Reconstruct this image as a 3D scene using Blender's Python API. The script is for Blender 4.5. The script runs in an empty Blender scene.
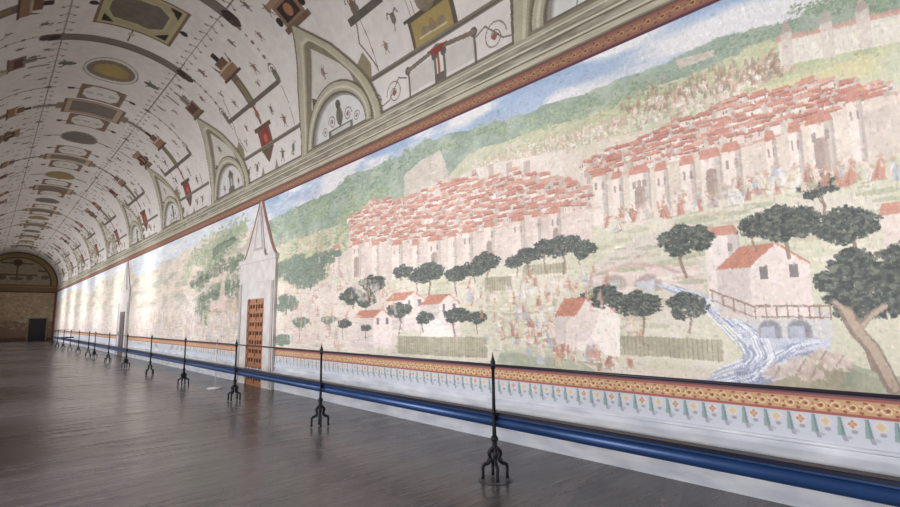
import bpy, bmesh, math, random
import numpy as np
from mathutils import Matrix, Vector

# ------------------------------------------------------------------ camera, world, lights, exposure
F, VPX, VPY, ROLL, EYE = 500.0, -16.0, 324.5, math.radians(0.6), 1.5
WALL = 4.85            # right wall plane
LEFT = -1.0            # left wall plane
CX, RX, ZS, RZ = 1.925, 2.925, 5.07, 2.98   # barrel vault: centre, half width, springing height, rise
Y0, Y1 = -4.0, 60.0    # hall length
sc = bpy.context.scene
col = sc.collection

def cam_axes():
    a = np.array([VPX - 450, -(VPY - 253.5), -F]); A = a / np.linalg.norm(a)
    th = math.atan(-(-math.sin(ROLL) * a[0] + math.cos(ROLL) * a[1]) / F)
    U = np.array([-math.sin(ROLL) * math.cos(th), math.cos(ROLL) * math.cos(th), -math.sin(th)])
    return np.stack([np.cross(A, U), A, U], 1)
AX = cam_axes()
cam = bpy.data.cameras.new('camera'); cam.sensor_width = 36; cam.lens = F / 900 * 36
cam.clip_start = .05; cam.clip_end = 200
cam_o = bpy.data.objects.new('camera', cam); col.objects.link(cam_o)
cam_o.matrix_world = Matrix.Translation((0, 0, EYE)) @ Matrix(AX.T.tolist()).to_4x4()
sc.camera = cam_o

w = bpy.data.worlds.new('world'); sc.world = w; w.use_nodes = True
w.node_tree.nodes['Background'].inputs[0].default_value = (.75, .85, 1, 1)
w.node_tree.nodes['Background'].inputs[1].default_value = .6

WINS = [-0.3 + 6.02 * k for k in range(10)]
for i, y in enumerate(WINS):
    l = bpy.data.lights.new('window_daylight', 'AREA'); l.shape = 'RECTANGLE'; l.size = 2.5; l.size_y = 1.7
    l.energy = 272; l.spread = math.radians(146); l.color = (.985, .985, 1.0)
    o = bpy.data.objects.new('window_daylight', l); col.objects.link(o)
    o.location = (LEFT - .8, y, 2.3); o.rotation_euler = (0, -math.pi / 2 - math.radians(6), 0)
for y in WINS[4:]:      # narrow extra lamps added at the far windows to put light streaks on the wall
    l = bpy.data.lights.new('window_beam', 'AREA'); l.shape = 'RECTANGLE'; l.size = 2.6; l.size_y = .7
    l.energy = 22; l.color = (1.0, .99, .96); l.spread = math.radians(42)
    o = bpy.data.objects.new('window_beam', l); col.objects.link(o)
    o.location = (LEFT - .75, y, 2.35); o.rotation_euler = (0, -math.pi / 2 - math.radians(6), 0)
sc.view_settings.view_transform = 'Standard'; sc.view_settings.look = 'None'
sc.view_settings.exposure = 0.0; sc.view_settings.gamma = 1

# ------------------------------------------------------------------ helpers
def ray(x, y): return AX.T @ np.array([(x - 450) / F, -(y - 253.5) / F, -1.0])
def W(x, y):            # a point of the right wall, (distance along the hall, height)
    d = ray(x, y); k = WALL / d[0]; return (d[1] * k, EYE + d[2] * k)
def Wl(l): return [W(*p) for p in l]

def lin(c):
    c = np.asarray(c, float) / 255.0
    return np.where(c <= .04045, c / 12.92, ((c + .055) / 1.055) ** 2.4)

def mat(name, rgb, rough=.6, metal=0, noise=0, nscale=8, bump=0, bscale=40, spec=.5, stretch=None, rgb2=None):
    m = bpy.data.materials.new(name); m.use_nodes = True
    nt = m.node_tree; b = nt.nodes['Principled BSDF']
    c = lin(rgb); b.inputs['Base Color'].default_value = (*c, 1)
    b.inputs['Roughness'].default_value = rough; b.inputs['Metallic'].default_value = metal
    b.inputs['Specular IOR Level'].default_value = spec
    tc = nt.nodes.new('ShaderNodeTexCoord'); mp = nt.nodes.new('ShaderNodeMapping')
    nt.links.new(tc.outputs['Object'], mp.inputs[0])
    if stretch: mp.inputs['Scale'].default_value = stretch
    if noise or rgb2 is not None:
        n = nt.nodes.new('ShaderNodeTexNoise'); n.inputs['Scale'].default_value = nscale; n.inputs['Detail'].default_value = 6
        r = nt.nodes.new('ShaderNodeValToRGB')
        c2 = lin(rgb2) if rgb2 is not None else c * (1 - noise)
        r.color_ramp.elements[0].position = .35; r.color_ramp.elements[1].position = .65
        r.color_ramp.elements[0].color = (*c2, 1); r.color_ramp.elements[1].color = (*(c if rgb2 is not None else np.minimum(c * (1 + noise), 1)), 1)
        nt.links.new(mp.outputs[0], n.inputs[0]); nt.links.new(n.outputs[0], r.inputs[0]); nt.links.new(r.outputs[0], b.inputs['Base Color'])
    if bump:
        n = nt.nodes.new('ShaderNodeTexNoise'); n.inputs['Scale'].default_value = bscale; n.inputs['Detail'].default_value = 5
        bp = nt.nodes.new('ShaderNodeBump'); bp.inputs['Strength'].default_value = bump; bp.inputs['Distance'].default_value = .01
        nt.links.new(mp.outputs[0], n.inputs[0]); nt.links.new(n.outputs[0], bp.inputs['Height']); nt.links.new(bp.outputs[0], b.inputs['Normal'])
    return m

def paint_mat(name, rough=.85):
    m = bpy.data.materials.new(name); m.use_nodes = True
    nt = m.node_tree; b = nt.nodes['Principled BSDF']
    a = nt.nodes.new('ShaderNodeAttribute'); a.attribute_name = 'paint'
    n = nt.nodes.new('ShaderNodeTexNoise'); n.inputs['Scale'].default_value = 35; n.inputs['Detail'].default_value = 6
    tc = nt.nodes.new('ShaderNodeTexCoord'); nt.links.new(tc.outputs['Object'], n.inputs[0])
    hv = nt.nodes.new('ShaderNodeMix'); hv.data_type = 'RGBA'; hv.blend_type = 'SOFT_LIGHT'; hv.inputs[0].default_value = .12
    nt.links.new(a.outputs['Color'], hv.inputs[6]); nt.links.new(n.outputs[0], hv.inputs[7])
    nt.links.new(hv.outputs[2], b.inputs['Base Color'])
    b.inputs['Roughness'].default_value = rough; b.inputs['Specular IOR Level'].default_value = .25
    bp = nt.nodes.new('ShaderNodeBump'); bp.inputs['Strength'].default_value = .15; bp.inputs['Distance'].default_value = .005
    nt.links.new(n.outputs[0], bp.inputs['Height']); nt.links.new(bp.outputs[0], b.inputs['Normal'])
    return m

def link(name, me, m, parent=None):
    o = bpy.data.objects.new(name, me); col.objects.link(o)
    if m is not None: me.materials.append(m)
    if parent is not None: o.parent = parent
    return o
def obj(name, bm, m, parent=None, smooth=False):
    me = bpy.data.meshes.new(name); bm.normal_update(); bm.to_mesh(me); bm.free()
    if smooth: me.shade_smooth()
    return link(name, me, m, parent)
def struct(name, bm, m, parent=None, smooth=False):
    o = obj(name, bm, m, parent, smooth)
    if parent is None: o['kind'] = 'structure'
    return o
def thing(name, label, cat, loc=(0, 0, 0), rz=0, group=None):
    o = bpy.data.objects.new(name, None); col.objects.link(o)
    o.location = loc; o.rotation_euler = (0, 0, rz); o['label'] = label; o['category'] = cat
    if group: o['group'] = group
    return o
def tag(o, label, cat, group=None):
    o['label'] = label; o['category'] = cat
    if group: o['group'] = group
    return o

def box(bm, a, b, bevel=0):
    r = bmesh.ops.create_cube(bm, size=1)
    s = [b[i] - a[i] for i in range(3)]; c = [(a[i] + b[i]) / 2 for i in range(3)]
    bmesh.ops.scale(bm, vec=s, verts=r['verts']); bmesh.ops.translate(bm, vec=c, verts=r['verts'])
    if bevel:
        es = set(e for v in r['verts'] for e in v.link_edges)
        bmesh.ops.bevel(bm, geom=list(es), offset=bevel, segments=2, affect='EDGES')
    return bm
def B(a, b, bevel=0): return box(bmesh.new(), a, b, bevel)
def lathe(bm, prof, n=20, c=(0, 0)):
    rings = []
    for r, z in prof:
        rings.append([bm.verts.new((c[0] + r * math.cos(2 * math.pi * i / n), c[1] + r * math.sin(2 * math.pi * i / n), z)) for i in range(n)])
    for a, b in zip(rings, rings[1:]):
        for i in range(n): bm.faces.new((a[i], a[(i + 1) % n], b[(i + 1) % n], b[i]))
    bm.faces.new(rings[0][::-1]); bm.faces.new(rings[-1]); return bm
def tube(bm, pts, rad, n=8, flat=None):
    pts = [Vector(p) for p in pts]; rings = []
    rads = rad if isinstance(rad, (list, tuple)) else [rad] * len(pts)
    prev = None
    for i, p in enumerate(pts):
        t = (pts[min(i + 1, len(pts) - 1)] - pts[max(i - 1, 0)]).normalized()
        if prev is None:
            u = t.cross(Vector((0, 0, 1))) if abs(t.z) < .9 else t.cross(Vector((0, 1, 0)))
        else: u = prev - t * prev.dot(t)
        u.normalize(); v = t.cross(u); prev = u
        rings.append([bm.verts.new(p + (u * math.cos(2 * math.pi * k / n) + v * math.sin(2 * math.pi * k / n)) * rads[i]) for k in range(n)])
    for a, b in zip(rings, rings[1:]):
        for i in range(n): bm.faces.new((a[i], a[(i + 1) % n], b[(i + 1) % n], b[i]))
    bm.faces.new(rings[0][::-1]); bm.faces.new(rings[-1]); return bm
def extrude_y(prof, y0, y1, ny=1):      # closed profile of (x, z) swept along the hall
    bm = bmesh.new(); rings = []
    for j in range(ny + 1):
        y = y0 + (y1 - y0) * j / ny
        rings.append([bm.verts.new((x, y, z)) for x, z in prof])
    n = len(prof)
    for a, b in zip(rings, rings[1:]):
        for i in range(n): bm.faces.new((a[i], a[(i + 1) % n], b[(i + 1) % n], b[i]))
    bm.faces.new(rings[0][::-1]); bm.faces.new(rings[-1])
    bmesh.ops.recalc_face_normals(bm, faces=bm.faces); return bm
def poly_prism_x(pts, x0, x1):          # polygon in (y, z) given thickness in x
    bm = bmesh.new()
    a = [bm.verts.new((x0, y, z)) for y, z in pts]; b = [bm.verts.new((x1, y, z)) for y, z in pts]
    bm.faces.new(a); bm.faces.new(b[::-1]); n = len(pts)
    for i in range(n): bm.faces.new((a[i], b[i], b[(i + 1) % n], a[(i + 1) % n]))
    bmesh.ops.recalc_face_normals(bm, faces=bm.faces); return bm

# ---- procedural paint on a dense grid
def hash2(ix, iy, seed):
    h = (ix.astype(np.int64) * 374761393 + iy.astype(np.int64) * 668265263 + seed * 1442695041) & 0xffffffff
    h = ((h ^ (h >> 13)) * 1274126177) & 0xffffffff
    return ((h ^ (h >> 16)) & 0xffff) / 65535.0
def vnoise(x, y, seed=0):
    ix = np.floor(x); iy = np.floor(y); fx = x - ix; fy = y - iy
    fx = fx * fx * (3 - 2 * fx); fy = fy * fy * (3 - 2 * fy)
    a = hash2(ix, iy, seed); b = hash2(ix + 1, iy, seed); c = hash2(ix, iy + 1, seed); d = hash2(ix + 1, iy + 1, seed)
    return (a * (1 - fx) + b * fx) * (1 - fy) + (c * (1 - fx) + d * fx) * fy
def fbm(x, y, o=4, seed=0):
    t = 0; a = .5; n = 0
    for i in range(o):
        t = t + a * vnoise(x * 2 ** i, y * 2 ** i, seed + i * 17); n += a; a *= .5
    return t / n

class Painter:
    def __init__(s, S, U):
        s.S = S; s.U = U; s.C = np.zeros((len(U), len(S), 3)); s.H = np.zeros((len(U), len(S)))
    def win(s, x0, x1, y0, y1):
        i0, i1 = np.searchsorted(s.S, [x0, x1]); j0, j1 = np.searchsorted(s.U, [y0, y1])
        return max(i0 - 1, 0), min(i1 + 1, len(s.S)), max(j0 - 1, 0), min(j1 + 1, len(s.U))
    def blend(s, w, m, c, a=1.0):
        i0, i1, j0, j1 = w
        if i1 <= i0 or j1 <= j0: return
        m = (m * a)[..., None]
        s.C[j0:j1, i0:i1] = s.C[j0:j1, i0:i1] * (1 - m) + np.asarray(c, float) * m
    def grid(s, w):
        i0, i1, j0, j1 = w; return np.meshgrid(s.S[i0:i1], s.U[j0:j1])
    def inside(s, X, Y, p):
        r = np.zeros(X.shape, bool); n = len(p)
        for k in range(n):
            (x1, y1), (x2, y2) = p[k], p[(k + 1) % n]
            if y1 == y2: continue
            r ^= ((y1 > Y) != (y2 > Y)) & (X < (x2 - x1) * (Y - y1) / (y2 - y1) + x1)
        return r
    def poly(s, p, c, a=1, h=None, wob=0, ws=3, c2=None, ns=6, seed=1):
        xs = [q[0] for q in p]; ys = [q[1] for q in p]; w = s.win(min(xs) - wob, max(xs) + wob, min(ys) - wob, max(ys) + wob)
        if w[1] <= w[0] or w[3] <= w[2]: return
        X, Y = s.grid(w); X2, Y2 = X, Y
        if wob:
            X2 = X + wob * 2 * (fbm(X * ws, Y * ws, 3, seed) - .5); Y2 = Y + wob * 2 * (fbm(X * ws, Y * ws, 3, seed + 99) - .5)
        m = s.inside(X2, Y2, p).astype(float)
        if c2 is not None:
            n = np.clip((fbm(X * ns, Y * ns, 5, seed + 7) - .3) * 2.5, 0, 1)[..., None]
            c = np.asarray(c, float) * (1 - n) + np.asarray(c2, float) * n
        s.blend(w, m, c, a)
        if h is not None:
            i0, i1, j0, j1 = w; s.H[j0:j1, i0:i1] = np.where(m > 0, h, s.H[j0:j1, i0:i1])
    def ell(s, x, y, rx, ry, c, a=1, soft=0, inner=0):
        w = s.win(x - rx, x + rx, y - ry, y + ry)
        if w[1] <= w[0] or w[3] <= w[2]: return
        X, Y = s.grid(w); d = np.sqrt(((X - x) / rx) ** 2 + ((Y - y) / ry) ** 2)
        m = (d < 1).astype(float) if not soft else np.clip((1 - d) / soft, 0, 1)
        if inner: m = m * (d > inner)
        s.blend(w, m, c, a)
    def line(s, p, wd, c, a=1, asp=1.0, h=None):   # asp: metres per unit of the second coordinate
        for (x1, y1), (x2, y2) in zip(p, p[1:]):
            w = s.win(min(x1, x2) - wd, max(x1, x2) + wd, min(y1, y2) - wd / asp, max(y1, y2) + wd / asp)
            if w[1] <= w[0] or w[3] <= w[2]: continue
            X, Y = s.grid(w); dx, dy = x2 - x1, (y2 - y1) * asp; L = dx * dx + dy * dy + 1e-12
            t = np.clip(((X - x1) * dx + (Y - y1) * asp * dy) / L, 0, 1)
            d = np.hypot(X - x1 - t * dx, (Y - y1) * asp - t * dy)
            m = (d < wd / 2).astype(float); s.blend(w, m, c, a)
            if h is not None:
                i0, i1, j0, j1 = w; s.H[j0:j1, i0:i1] = np.where(m > 0, h, s.H[j0:j1, i0:i1])
def grid_mesh(name, P, cols, m, parent=None, smooth=True):
    nu, ns = P.shape[:2]
    me = bpy.data.meshes.new(name)
    me.vertices.add(nu * ns); me.vertices.foreach_set('co', P.reshape(-1).astype(np.float32))
    idx = np.arange(nu * ns).reshape(nu, ns)
    q = np.stack([idx[:-1, :-1], idx[:-1, 1:], idx[1:, 1:], idx[1:, :-1]], -1).reshape(-1)
    nf = (nu - 1) * (ns - 1)
    me.loops.add(nf * 4); me.loops.foreach_set('vertex_index', q.astype(np.int32))
    me.polygons.add(nf); me.polygons.foreach_set('loop_start', np.arange(0, nf * 4, 4, dtype=np.int32))
    me.polygons.foreach_set('loop_total', np.full(nf, 4, np.int32))
    me.update(calc_edges=True)
    at = me.attributes.new('paint', 'FLOAT_COLOR', 'POINT')
    rgba = np.ones((nu * ns, 4), np.float32); rgba[:, :3] = lin(np.clip(cols.reshape(-1, 3), 0, 255)); at.data.foreach_set('color', rgba.reshape(-1))
    if smooth: me.shade_smooth()
    return link(name, me, m, parent)

# ------------------------------------------------------------------ materials
M_plaster = mat('plaster', (196, 188, 176), .9, noise=.08, nscale=3)
M_stone = mat('dado_stone', (226, 228, 236), .7, rgb2=(196, 200, 211), nscale=5, bump=.25, bscale=25, stretch=(1, .45, 1.6))
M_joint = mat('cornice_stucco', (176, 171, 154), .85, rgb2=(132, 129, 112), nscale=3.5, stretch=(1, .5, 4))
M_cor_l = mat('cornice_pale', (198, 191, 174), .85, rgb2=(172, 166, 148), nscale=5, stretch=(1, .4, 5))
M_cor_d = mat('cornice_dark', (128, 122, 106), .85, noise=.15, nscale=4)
M_white = mat('doorcase_stucco', (212, 207, 205), .8, rgb2=(196, 190, 188), nscale=4)
M_grey = mat('obelisk_grey', (176, 170, 169), .8, noise=.08, nscale=5)
M_red = mat('red_border', (140, 98, 88), .8, noise=.15, nscale=9)
M_door = mat('door_wood', (170, 116, 78), .45, rgb2=(142, 92, 60), nscale=4, stretch=(1, 6, 1), bump=.1)
M_slot = mat('door_recess', (66, 34, 26), .7)
M_door_grey = mat('grey_door_wood', (104, 94, 100), .5, noise=.12, nscale=6)
M_iron = mat('wrought_iron', (34, 35, 42), .42, metal=.6, bump=.2, bscale=90)
M_rail = mat('dark_rail_paint', (46, 38, 50), .4, metal=.3)
M_blue = mat('blue_enamel', (40, 68, 116), .36, metal=.3, noise=.08, nscale=3)
M_navy = mat('navy_channel', (22, 28, 50), .4, metal=.3)
M_disc = mat('white_plastic', (205, 204, 206), .4)
M_floor_disc = mat('floor_plate_metal', (58, 56, 62), .35, metal=.5)
M_dark = mat('dark_doorway_wood', (30, 28, 34), .6)
M_frame = mat('window_paint', (120, 100, 80), .5)

# ------------------------------------------------------------------ floor
def floor_mat():
    m = bpy.data.materials.new('floor_boards'); m.use_nodes = True; nt = m.node_tree; b = nt.nodes['Principled BSDF']
    tc = nt.nodes.new('ShaderNodeTexCoord')
    mp = nt.nodes.new('ShaderNodeMapping'); mp.inputs['Rotation'].default_value = (0, 0, math.radians(-18))
    nt.links.new(tc.outputs['Object'], mp.inputs[0])
    br = nt.nodes.new('ShaderNodeTexBrick'); br.inputs['Scale'].default_value = 1
    br.inputs['Brick Width'].default_value = 2.6; br.inputs['Row Height'].default_value = .16
    br.inputs['Mortar Size'].default_value = .003; br.inputs['Mortar Smooth'].default_value = .3
    br.inputs['Color1'].default_value = (*lin((84, 79, 82)), 1); br.inputs['Color2'].default_value = (*lin((70, 66, 69)), 1)
    br.inputs['Mortar'].default_value = (*lin((48, 42, 44)), 1)
    nt.links.new(mp.outputs[0], br.inputs[0])
    m2 = nt.nodes.new('ShaderNodeMapping'); m2.inputs['Rotation'].default_value = (0, 0, math.radians(-18)); m2.inputs['Scale'].default_value = (.55, 4.5, 1)
    nt.links.new(tc.outputs['Object'], m2.inputs[0])
    n = nt.nodes.new('ShaderNodeTexNoise'); n.inputs['Scale'].default_value = 1.1; n.inputs['Detail'].default_value = 7; n.inputs['Roughness'].default_value = .6
    nt.links.new(m2.outputs[0], n.inputs[0])
    mx = nt.nodes.new('ShaderNodeMix'); mx.data_type = 'RGBA'; mx.blend_type = 'OVERLAY'; mx.inputs[0].default_value = .55
    nt.links.new(br.outputs[0], mx.inputs[6]); nt.links.new(n.outputs[0], mx.inputs[7]); nt.links.new(mx.outputs[2], b.inputs['Base Color'])
    rr = nt.nodes.new('ShaderNodeMapRange'); rr.inputs[1].default_value = .3; rr.inputs[2].default_value = .7; rr.inputs[3].default_value = .16; rr.inputs[4].default_value = .32
    nt.links.new(n.outputs[0], rr.inputs[0]); nt.links.new(rr.outputs[0], b.inputs['Roughness'])
    bp = nt.nodes.new('ShaderNodeBump'); bp.inputs['Strength'].default_value = .5; bp.inputs['Distance'].default_value = .02
    nt.links.new(n.outputs[0], bp.inputs['Height']); nt.links.new(bp.outputs[0], b.inputs['Normal'])
    b.inputs['Specular IOR Level'].default_value = .45
    return m
struct('floor', B((LEFT - 1.6, Y0 - .3, -.2), (WALL + .3, Y1 + .3, 0)), floor_mat())

# ------------------------------------------------------------------ right wall: painted surface
ZB, ZF, ZT, ZC = .53, .90, 4.47, 4.66     # strip bottom, fresco bottom, fresco top, border top
def fresco_cols():
    s = [-1.0]
    while s[-1] < Y1: s.append(s[-1] + max(.0035, .0031 * (s[-1] / 4.85 + .932) ** 2))
    return np.array(s)
S = fresco_cols(); S[-1] = Y1
U = np.concatenate([np.arange(ZB, ZF, .0055), np.arange(ZF, ZC + .003, .0068)])
P = Painter(S, U)
rnd = random.Random(7)
XX, YY = np.meshgrid(S, U)
def c3(*a): return np.array(a, float)

# sky and far haze
sky = fbm(XX * .9 + YY * .6, YY * 3.2 - XX * .25, 5, 3)[..., None]
sk = np.clip((sky - .36) * 4.5, 0, 1)
hz = np.clip((YY - 3.0) / 1.4, 0, 1)[..., None]
P.C[:] = (c3(150, 174, 208) * (1 - sk) + c3(222, 222, 226) * sk) * hz + c3(226, 216, 214) * (1 - hz)

def ridge(px, extra_bottom=330):
    w_ = Wl(px); return w_ + [(w_[-1][0], ZF), (w_[0][0], ZF)]
# far dark green ridge
P.poly(ridge([(266, 222), (300, 205), (335, 190), (347, 176), (371, 168), (402, 156), (422, 141), (461, 131), (487, 125), (506, 118), (560, 100), (600, 88), (650, 69), (683, 53), (714, 39), (744, 32), (783, 21), (805, 11), (840, -6), (900, -30), (1000, -60)]),
       (126, 146, 128), .85, wob=.05, ws=4, c2=(172, 186, 164), ns=3.2, seed=5)
# middle yellow green hillside
P.poly(ridge([(266, 250), (300, 238), (345, 222), (378, 205), (400, 200), (445, 178), (470, 152), (510, 140), (560, 122), (600, 112), (640, 90), (690, 76), (740, 50), (780, 34), (830, 30), (900, 20), (1000, -10)]),
       (196, 196, 152), .9, wob=.04, ws=4, c2=(214, 208, 186), ns=3, seed=11)
P.poly(ridge([(500, 178), (560, 150), (620, 128), (660, 112), (700, 100), (760, 88), (820, 70), (900, 40), (1000, 10)]),
       (218, 206, 158), .7, wob=.03, c2=(206, 208, 186), ns=4, seed=13)
# bush clusters on slopes
def foliage(s, z, r, n, dark, light, sq=1.0, seed=0):
    q = random.Random(seed)
    for i in range(n):
        a = q.uniform(0, 6.28); d = r * math.sqrt(q.random())
        x, y = s + d * math.cos(a), z + d * math.sin(a) * .72
        k = q.random(); c = [dark[j] * (1 - k) + light[j] * k for j in range(3)]
        P.ell(x, y, r * q.uniform(.12, .26), r * q.uniform(.08, .17), c, .75)
def scatter_line(pts, n, r0, r1, dark, light, jit, seed):
    q = random.Random(seed)
    for i in range(n):
        k = q.randrange(len(pts) - 1); t = q.random()
        x = pts[k][0] * (1 - t) + pts[k + 1][0] * t + q.uniform(-jit, jit); y = pts[k][1] * (1 - t) + pts[k + 1][1] * t + q.uniform(-jit, jit) * .7
        s, z = W(x, y)
        if z > ZT: continue
        foliage(s, z, q.uniform(r0, r1), 22, dark, light, seed=seed * 1000 + i)
scatter_line([(268, 225), (335, 195), (372, 180), (420, 155)], 50, .08, .2, (118, 142, 124), (168, 184, 160), 12, 1)
scatter_line([(275, 238), (345, 205), (390, 195)], 45, .08, .2, (120, 144, 118), (176, 188, 150), 12, 2)
scatter_line([(425, 152), (490, 132), (560, 112), (650, 82)], 60, .05, .12, (126, 146, 122), (176, 188, 158), 7, 3)
scatter_line([(660, 78), (720, 50), (760, 36), (800, 25)], 50, .035, .08, (124, 144, 126), (172, 184, 160), 7, 4)
scatter_line([(800, 12), (850, 4), (890, 8)], 50, .03, .07, (120, 140, 120), (168, 180, 156), 8, 5)
scatter_line([(570, 118), (640, 96), (700, 80)], 40, .03, .06, (130, 148, 122), (182, 190, 158), 5, 6)
scatter_line([(500, 140), (560, 126), (640, 100), (700, 84)], 60, .03, .07, (150, 164, 128), (198, 202, 164), 8, 8)
scatter_line([(300, 250), (340, 232), (372, 214)], 60, .08, .2, (134, 154, 124), (190, 196, 160), 14, 9)
scatter_line([(720, 80), (800, 64), (880, 46)], 50, .03, .07, (168, 178, 140), (206, 206, 168), 8, 10)
# pale cliffs
for cl in ([(404, 176), (424, 158), (440, 150), (448, 172), (448, 205), (404, 208)], [(674, 62), (712, 50), (716, 56), (680, 70)]):
    P.poly(Wl(cl), (208, 188, 176), .8, wob=.04, c2=(222, 206, 196), ns=9)
# little tents and people as dabs on the hillside
def dabs(px0, px1, n, pal, sz, seed, jit=(0, 0), tall=1.6, a=.8):
    q = random.Random(seed)
    for i in range(n):
        t = q.random(); x = px0[0] * (1 - t) + px1[0] * t + q.uniform(-jit[0], jit[0]); y = px0[1] * (1 - t) + px1[1] * t + q.uniform(-jit[1], jit[1])
        s, z = W(x, y); c = q.choice(pal); c2 = q.choice(pal); k = q.uniform(.75, 1.2) * sz
        if not (ZF + .02 < z - k * .5 and z < ZT - .08): continue
        wd = k * q.uniform(.12, .26); ln = q.uniform(-.25, .25) * k
        P.poly([(s - wd, z - k * .5), (s + wd * .9, z - k * .5), (s + wd * .45 + ln, z + k * .25), (s - wd * .4 + ln, z + k * .28)], c, a)
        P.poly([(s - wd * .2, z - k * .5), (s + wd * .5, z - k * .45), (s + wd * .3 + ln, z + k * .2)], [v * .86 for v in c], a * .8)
        P.line([(s + ln, z + k * .15), (s + ln + q.uniform(-.4, .4) * k, z + q.uniform(-.1, .35) * k)], k * .08, c2, a)
        P.ell(s + ln * 1.1, z + k * .37, k * .09, k * .1, (204, 168, 150), a)
        if q.random() < .35: P.ell(s + q.uniform(-.3, .3) * k, z - k * .3, k * .34, k * .17, c2, a * .8); P.line([(s - k * .2, z - k * .4), (s - k * .25, z - k * .6)], k * .07, c2, a * .8)
        if q.random() < .5: P.line([(s - wd, z - k * .52), (s + wd * 2, z - k * .55)], k * .06, (160, 152, 130), a * .6)
warm = [(226, 206, 186), (222, 190, 170), (236, 226, 214), (196, 172, 152), (210, 170, 150), (184, 176, 150)]
warm2 = warm + [(236, 232, 222), (232, 226, 210), (206, 210, 182), (190, 200, 168), (214, 214, 186)]
for a_, b_, jt in (((560, 150), (700, 92), (10, 9)), ((680, 98), (790, 60), (8, 10)), ((480, 165), (620, 125), (8, 7)), ((650, 110), (735, 90), (8, 8)), ((470, 172), (560, 150), (8, 6))):
    dabs(a_, b_, 230, warm2, .10, int(a_[0]), jt, 1.7, .7)
dabs((620, 105), (780, 62), 160, [(160, 150, 128), (150, 140, 118), (178, 130, 110)], .08, 5, (8, 12), 1.2, .5)
# far walled compound
def wallrun(px, hgt, c, cs, roof=None):
    w_ = Wl(px); top = w_; bot = [(s, z - hgt) for s, z in w_][::-1]
    P.poly(top + bot, c, .92, c2=cs, ns=8)
    if roof is not None: P.line(top, .045, roof, .85)
wallrun([(778, 40), (820, 30), (870, 18), (905, 10)], .24, (222, 212, 200), (228, 220, 208), (206, 158, 146))
for x, y in ((786, 36), (826, 26), (862, 14)):
    s, z = W(x, y); P.poly([(s - .04, z - .28), (s - .04, z + .03), (s + .04, z + .03), (s + .04, z - .28)], (212, 200, 190), .9)
    P.poly([(s - .05, z + .03), (s, z + .15), (s + .05, z + .03)], (184, 164, 158), .9)

# town: rows of small houses with tiled roofs
cream = [(230, 214, 202), (224, 204, 192), (236, 224, 214), (216, 196, 184)]
tile = [(212, 150, 132), (204, 138, 122), (220, 164, 146), (198, 132, 118)]
def house(s, z, w_, h, q, sc_=1.0):
    c = q.choice(cream); t = q.choice(tile); d = q.choice((-1, 1)); k = w_ * .35
    P.poly([(s - w_ / 2, z), (s + w_ / 2, z), (s + w_ / 2, z + h), (s - w_ / 2, z + h)], c, .92)
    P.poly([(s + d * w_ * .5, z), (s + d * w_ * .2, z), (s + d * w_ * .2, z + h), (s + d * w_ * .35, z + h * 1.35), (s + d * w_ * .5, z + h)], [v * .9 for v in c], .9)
    P.poly([(s - d * w_ * .55, z + h * .95), (s + d * w_ * .2, z + h * .95), (s + d * w_ * .36, z + h * 1.35), (s - d * w_ * .42, z + h * 1.35)], t, .9)
    P.line([(s - d * w_ * .55, z + h * .95), (s + d * w_ * .2, z + h * .95)], .012 * sc_, [v * .78 for v in t], .8)
    for i in range(q.choice((1, 2, 2, 3))):
        x = s + q.uniform(-.4, .4) * w_; P.poly([(x, z + h * .4), (x + w_ * .07, z + h * .4), (x + w_ * .07, z + h * .7), (x, z + h * .7)], (150, 122, 118), .8)
def inpoly(x, y, p):
    r = False; n = len(p)
    for k in range(n):
        (x1, y1), (x2, y2) = p[k], p[(k + 1) % n]
        if (y1 > y) != (y2 > y) and x < (x2 - x1) * (y - y1) / (y2 - y1) + x1: r = not r
    return r
def town(px, rows, dens, hw, seed):
    q = random.Random(seed); w_ = Wl(px); zs = [p[1] for p in w_]; ss = [p[0] for p in w_]
    P.poly(w_, (206, 160, 142), .9, c2=(222, 190, 176), ns=7, seed=seed)
    for j in range(rows):
        z = max(zs) - (max(zs) - min(zs)) * (j + .5) / rows; s = min(ss)
        while s < max(ss):
            k = (s / 4.85 + .932) ** 1.0
            ww = hw * q.uniform(.6, 1.4)
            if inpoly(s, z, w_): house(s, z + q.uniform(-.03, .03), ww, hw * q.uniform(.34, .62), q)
            s += ww * dens * q.uniform(.8, 1.2)
# great pale wall behind the left town, with slit windows
P.poly(Wl([(445, 185), (475, 168), (520, 158), (560, 150), (580, 150), (590, 190), (560, 182), (500, 180), (450, 184)]), (226, 210, 200), .9, c2=(232, 220, 210), wob=.02)
for x, y in ((474, 175), (491, 172), (509, 170), (527, 168)):
    s, z = W(x, y); P.poly([(s - .05, z - .12), (s + .05, z - .12), (s + .05, z + .1), (s - .05, z + .1)], (186, 166, 156), .7)
P.poly(Wl([(560, 152), (640, 130), (700, 128), (640, 160), (592, 178), (590, 250), (570, 215)]), (226, 208, 198), .85, c2=(216, 206, 184), ns=3, wob=.03)
# right town
town([(583, 170), (610, 156), (650, 140), (700, 122), (730, 108), (790, 92), (835, 84), (862, 96), (905, 88), (905, 104), (870, 112), (800, 134), (740, 148), (690, 160), (640, 170), (592, 184)], 14, .8, .155, 21)
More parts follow.
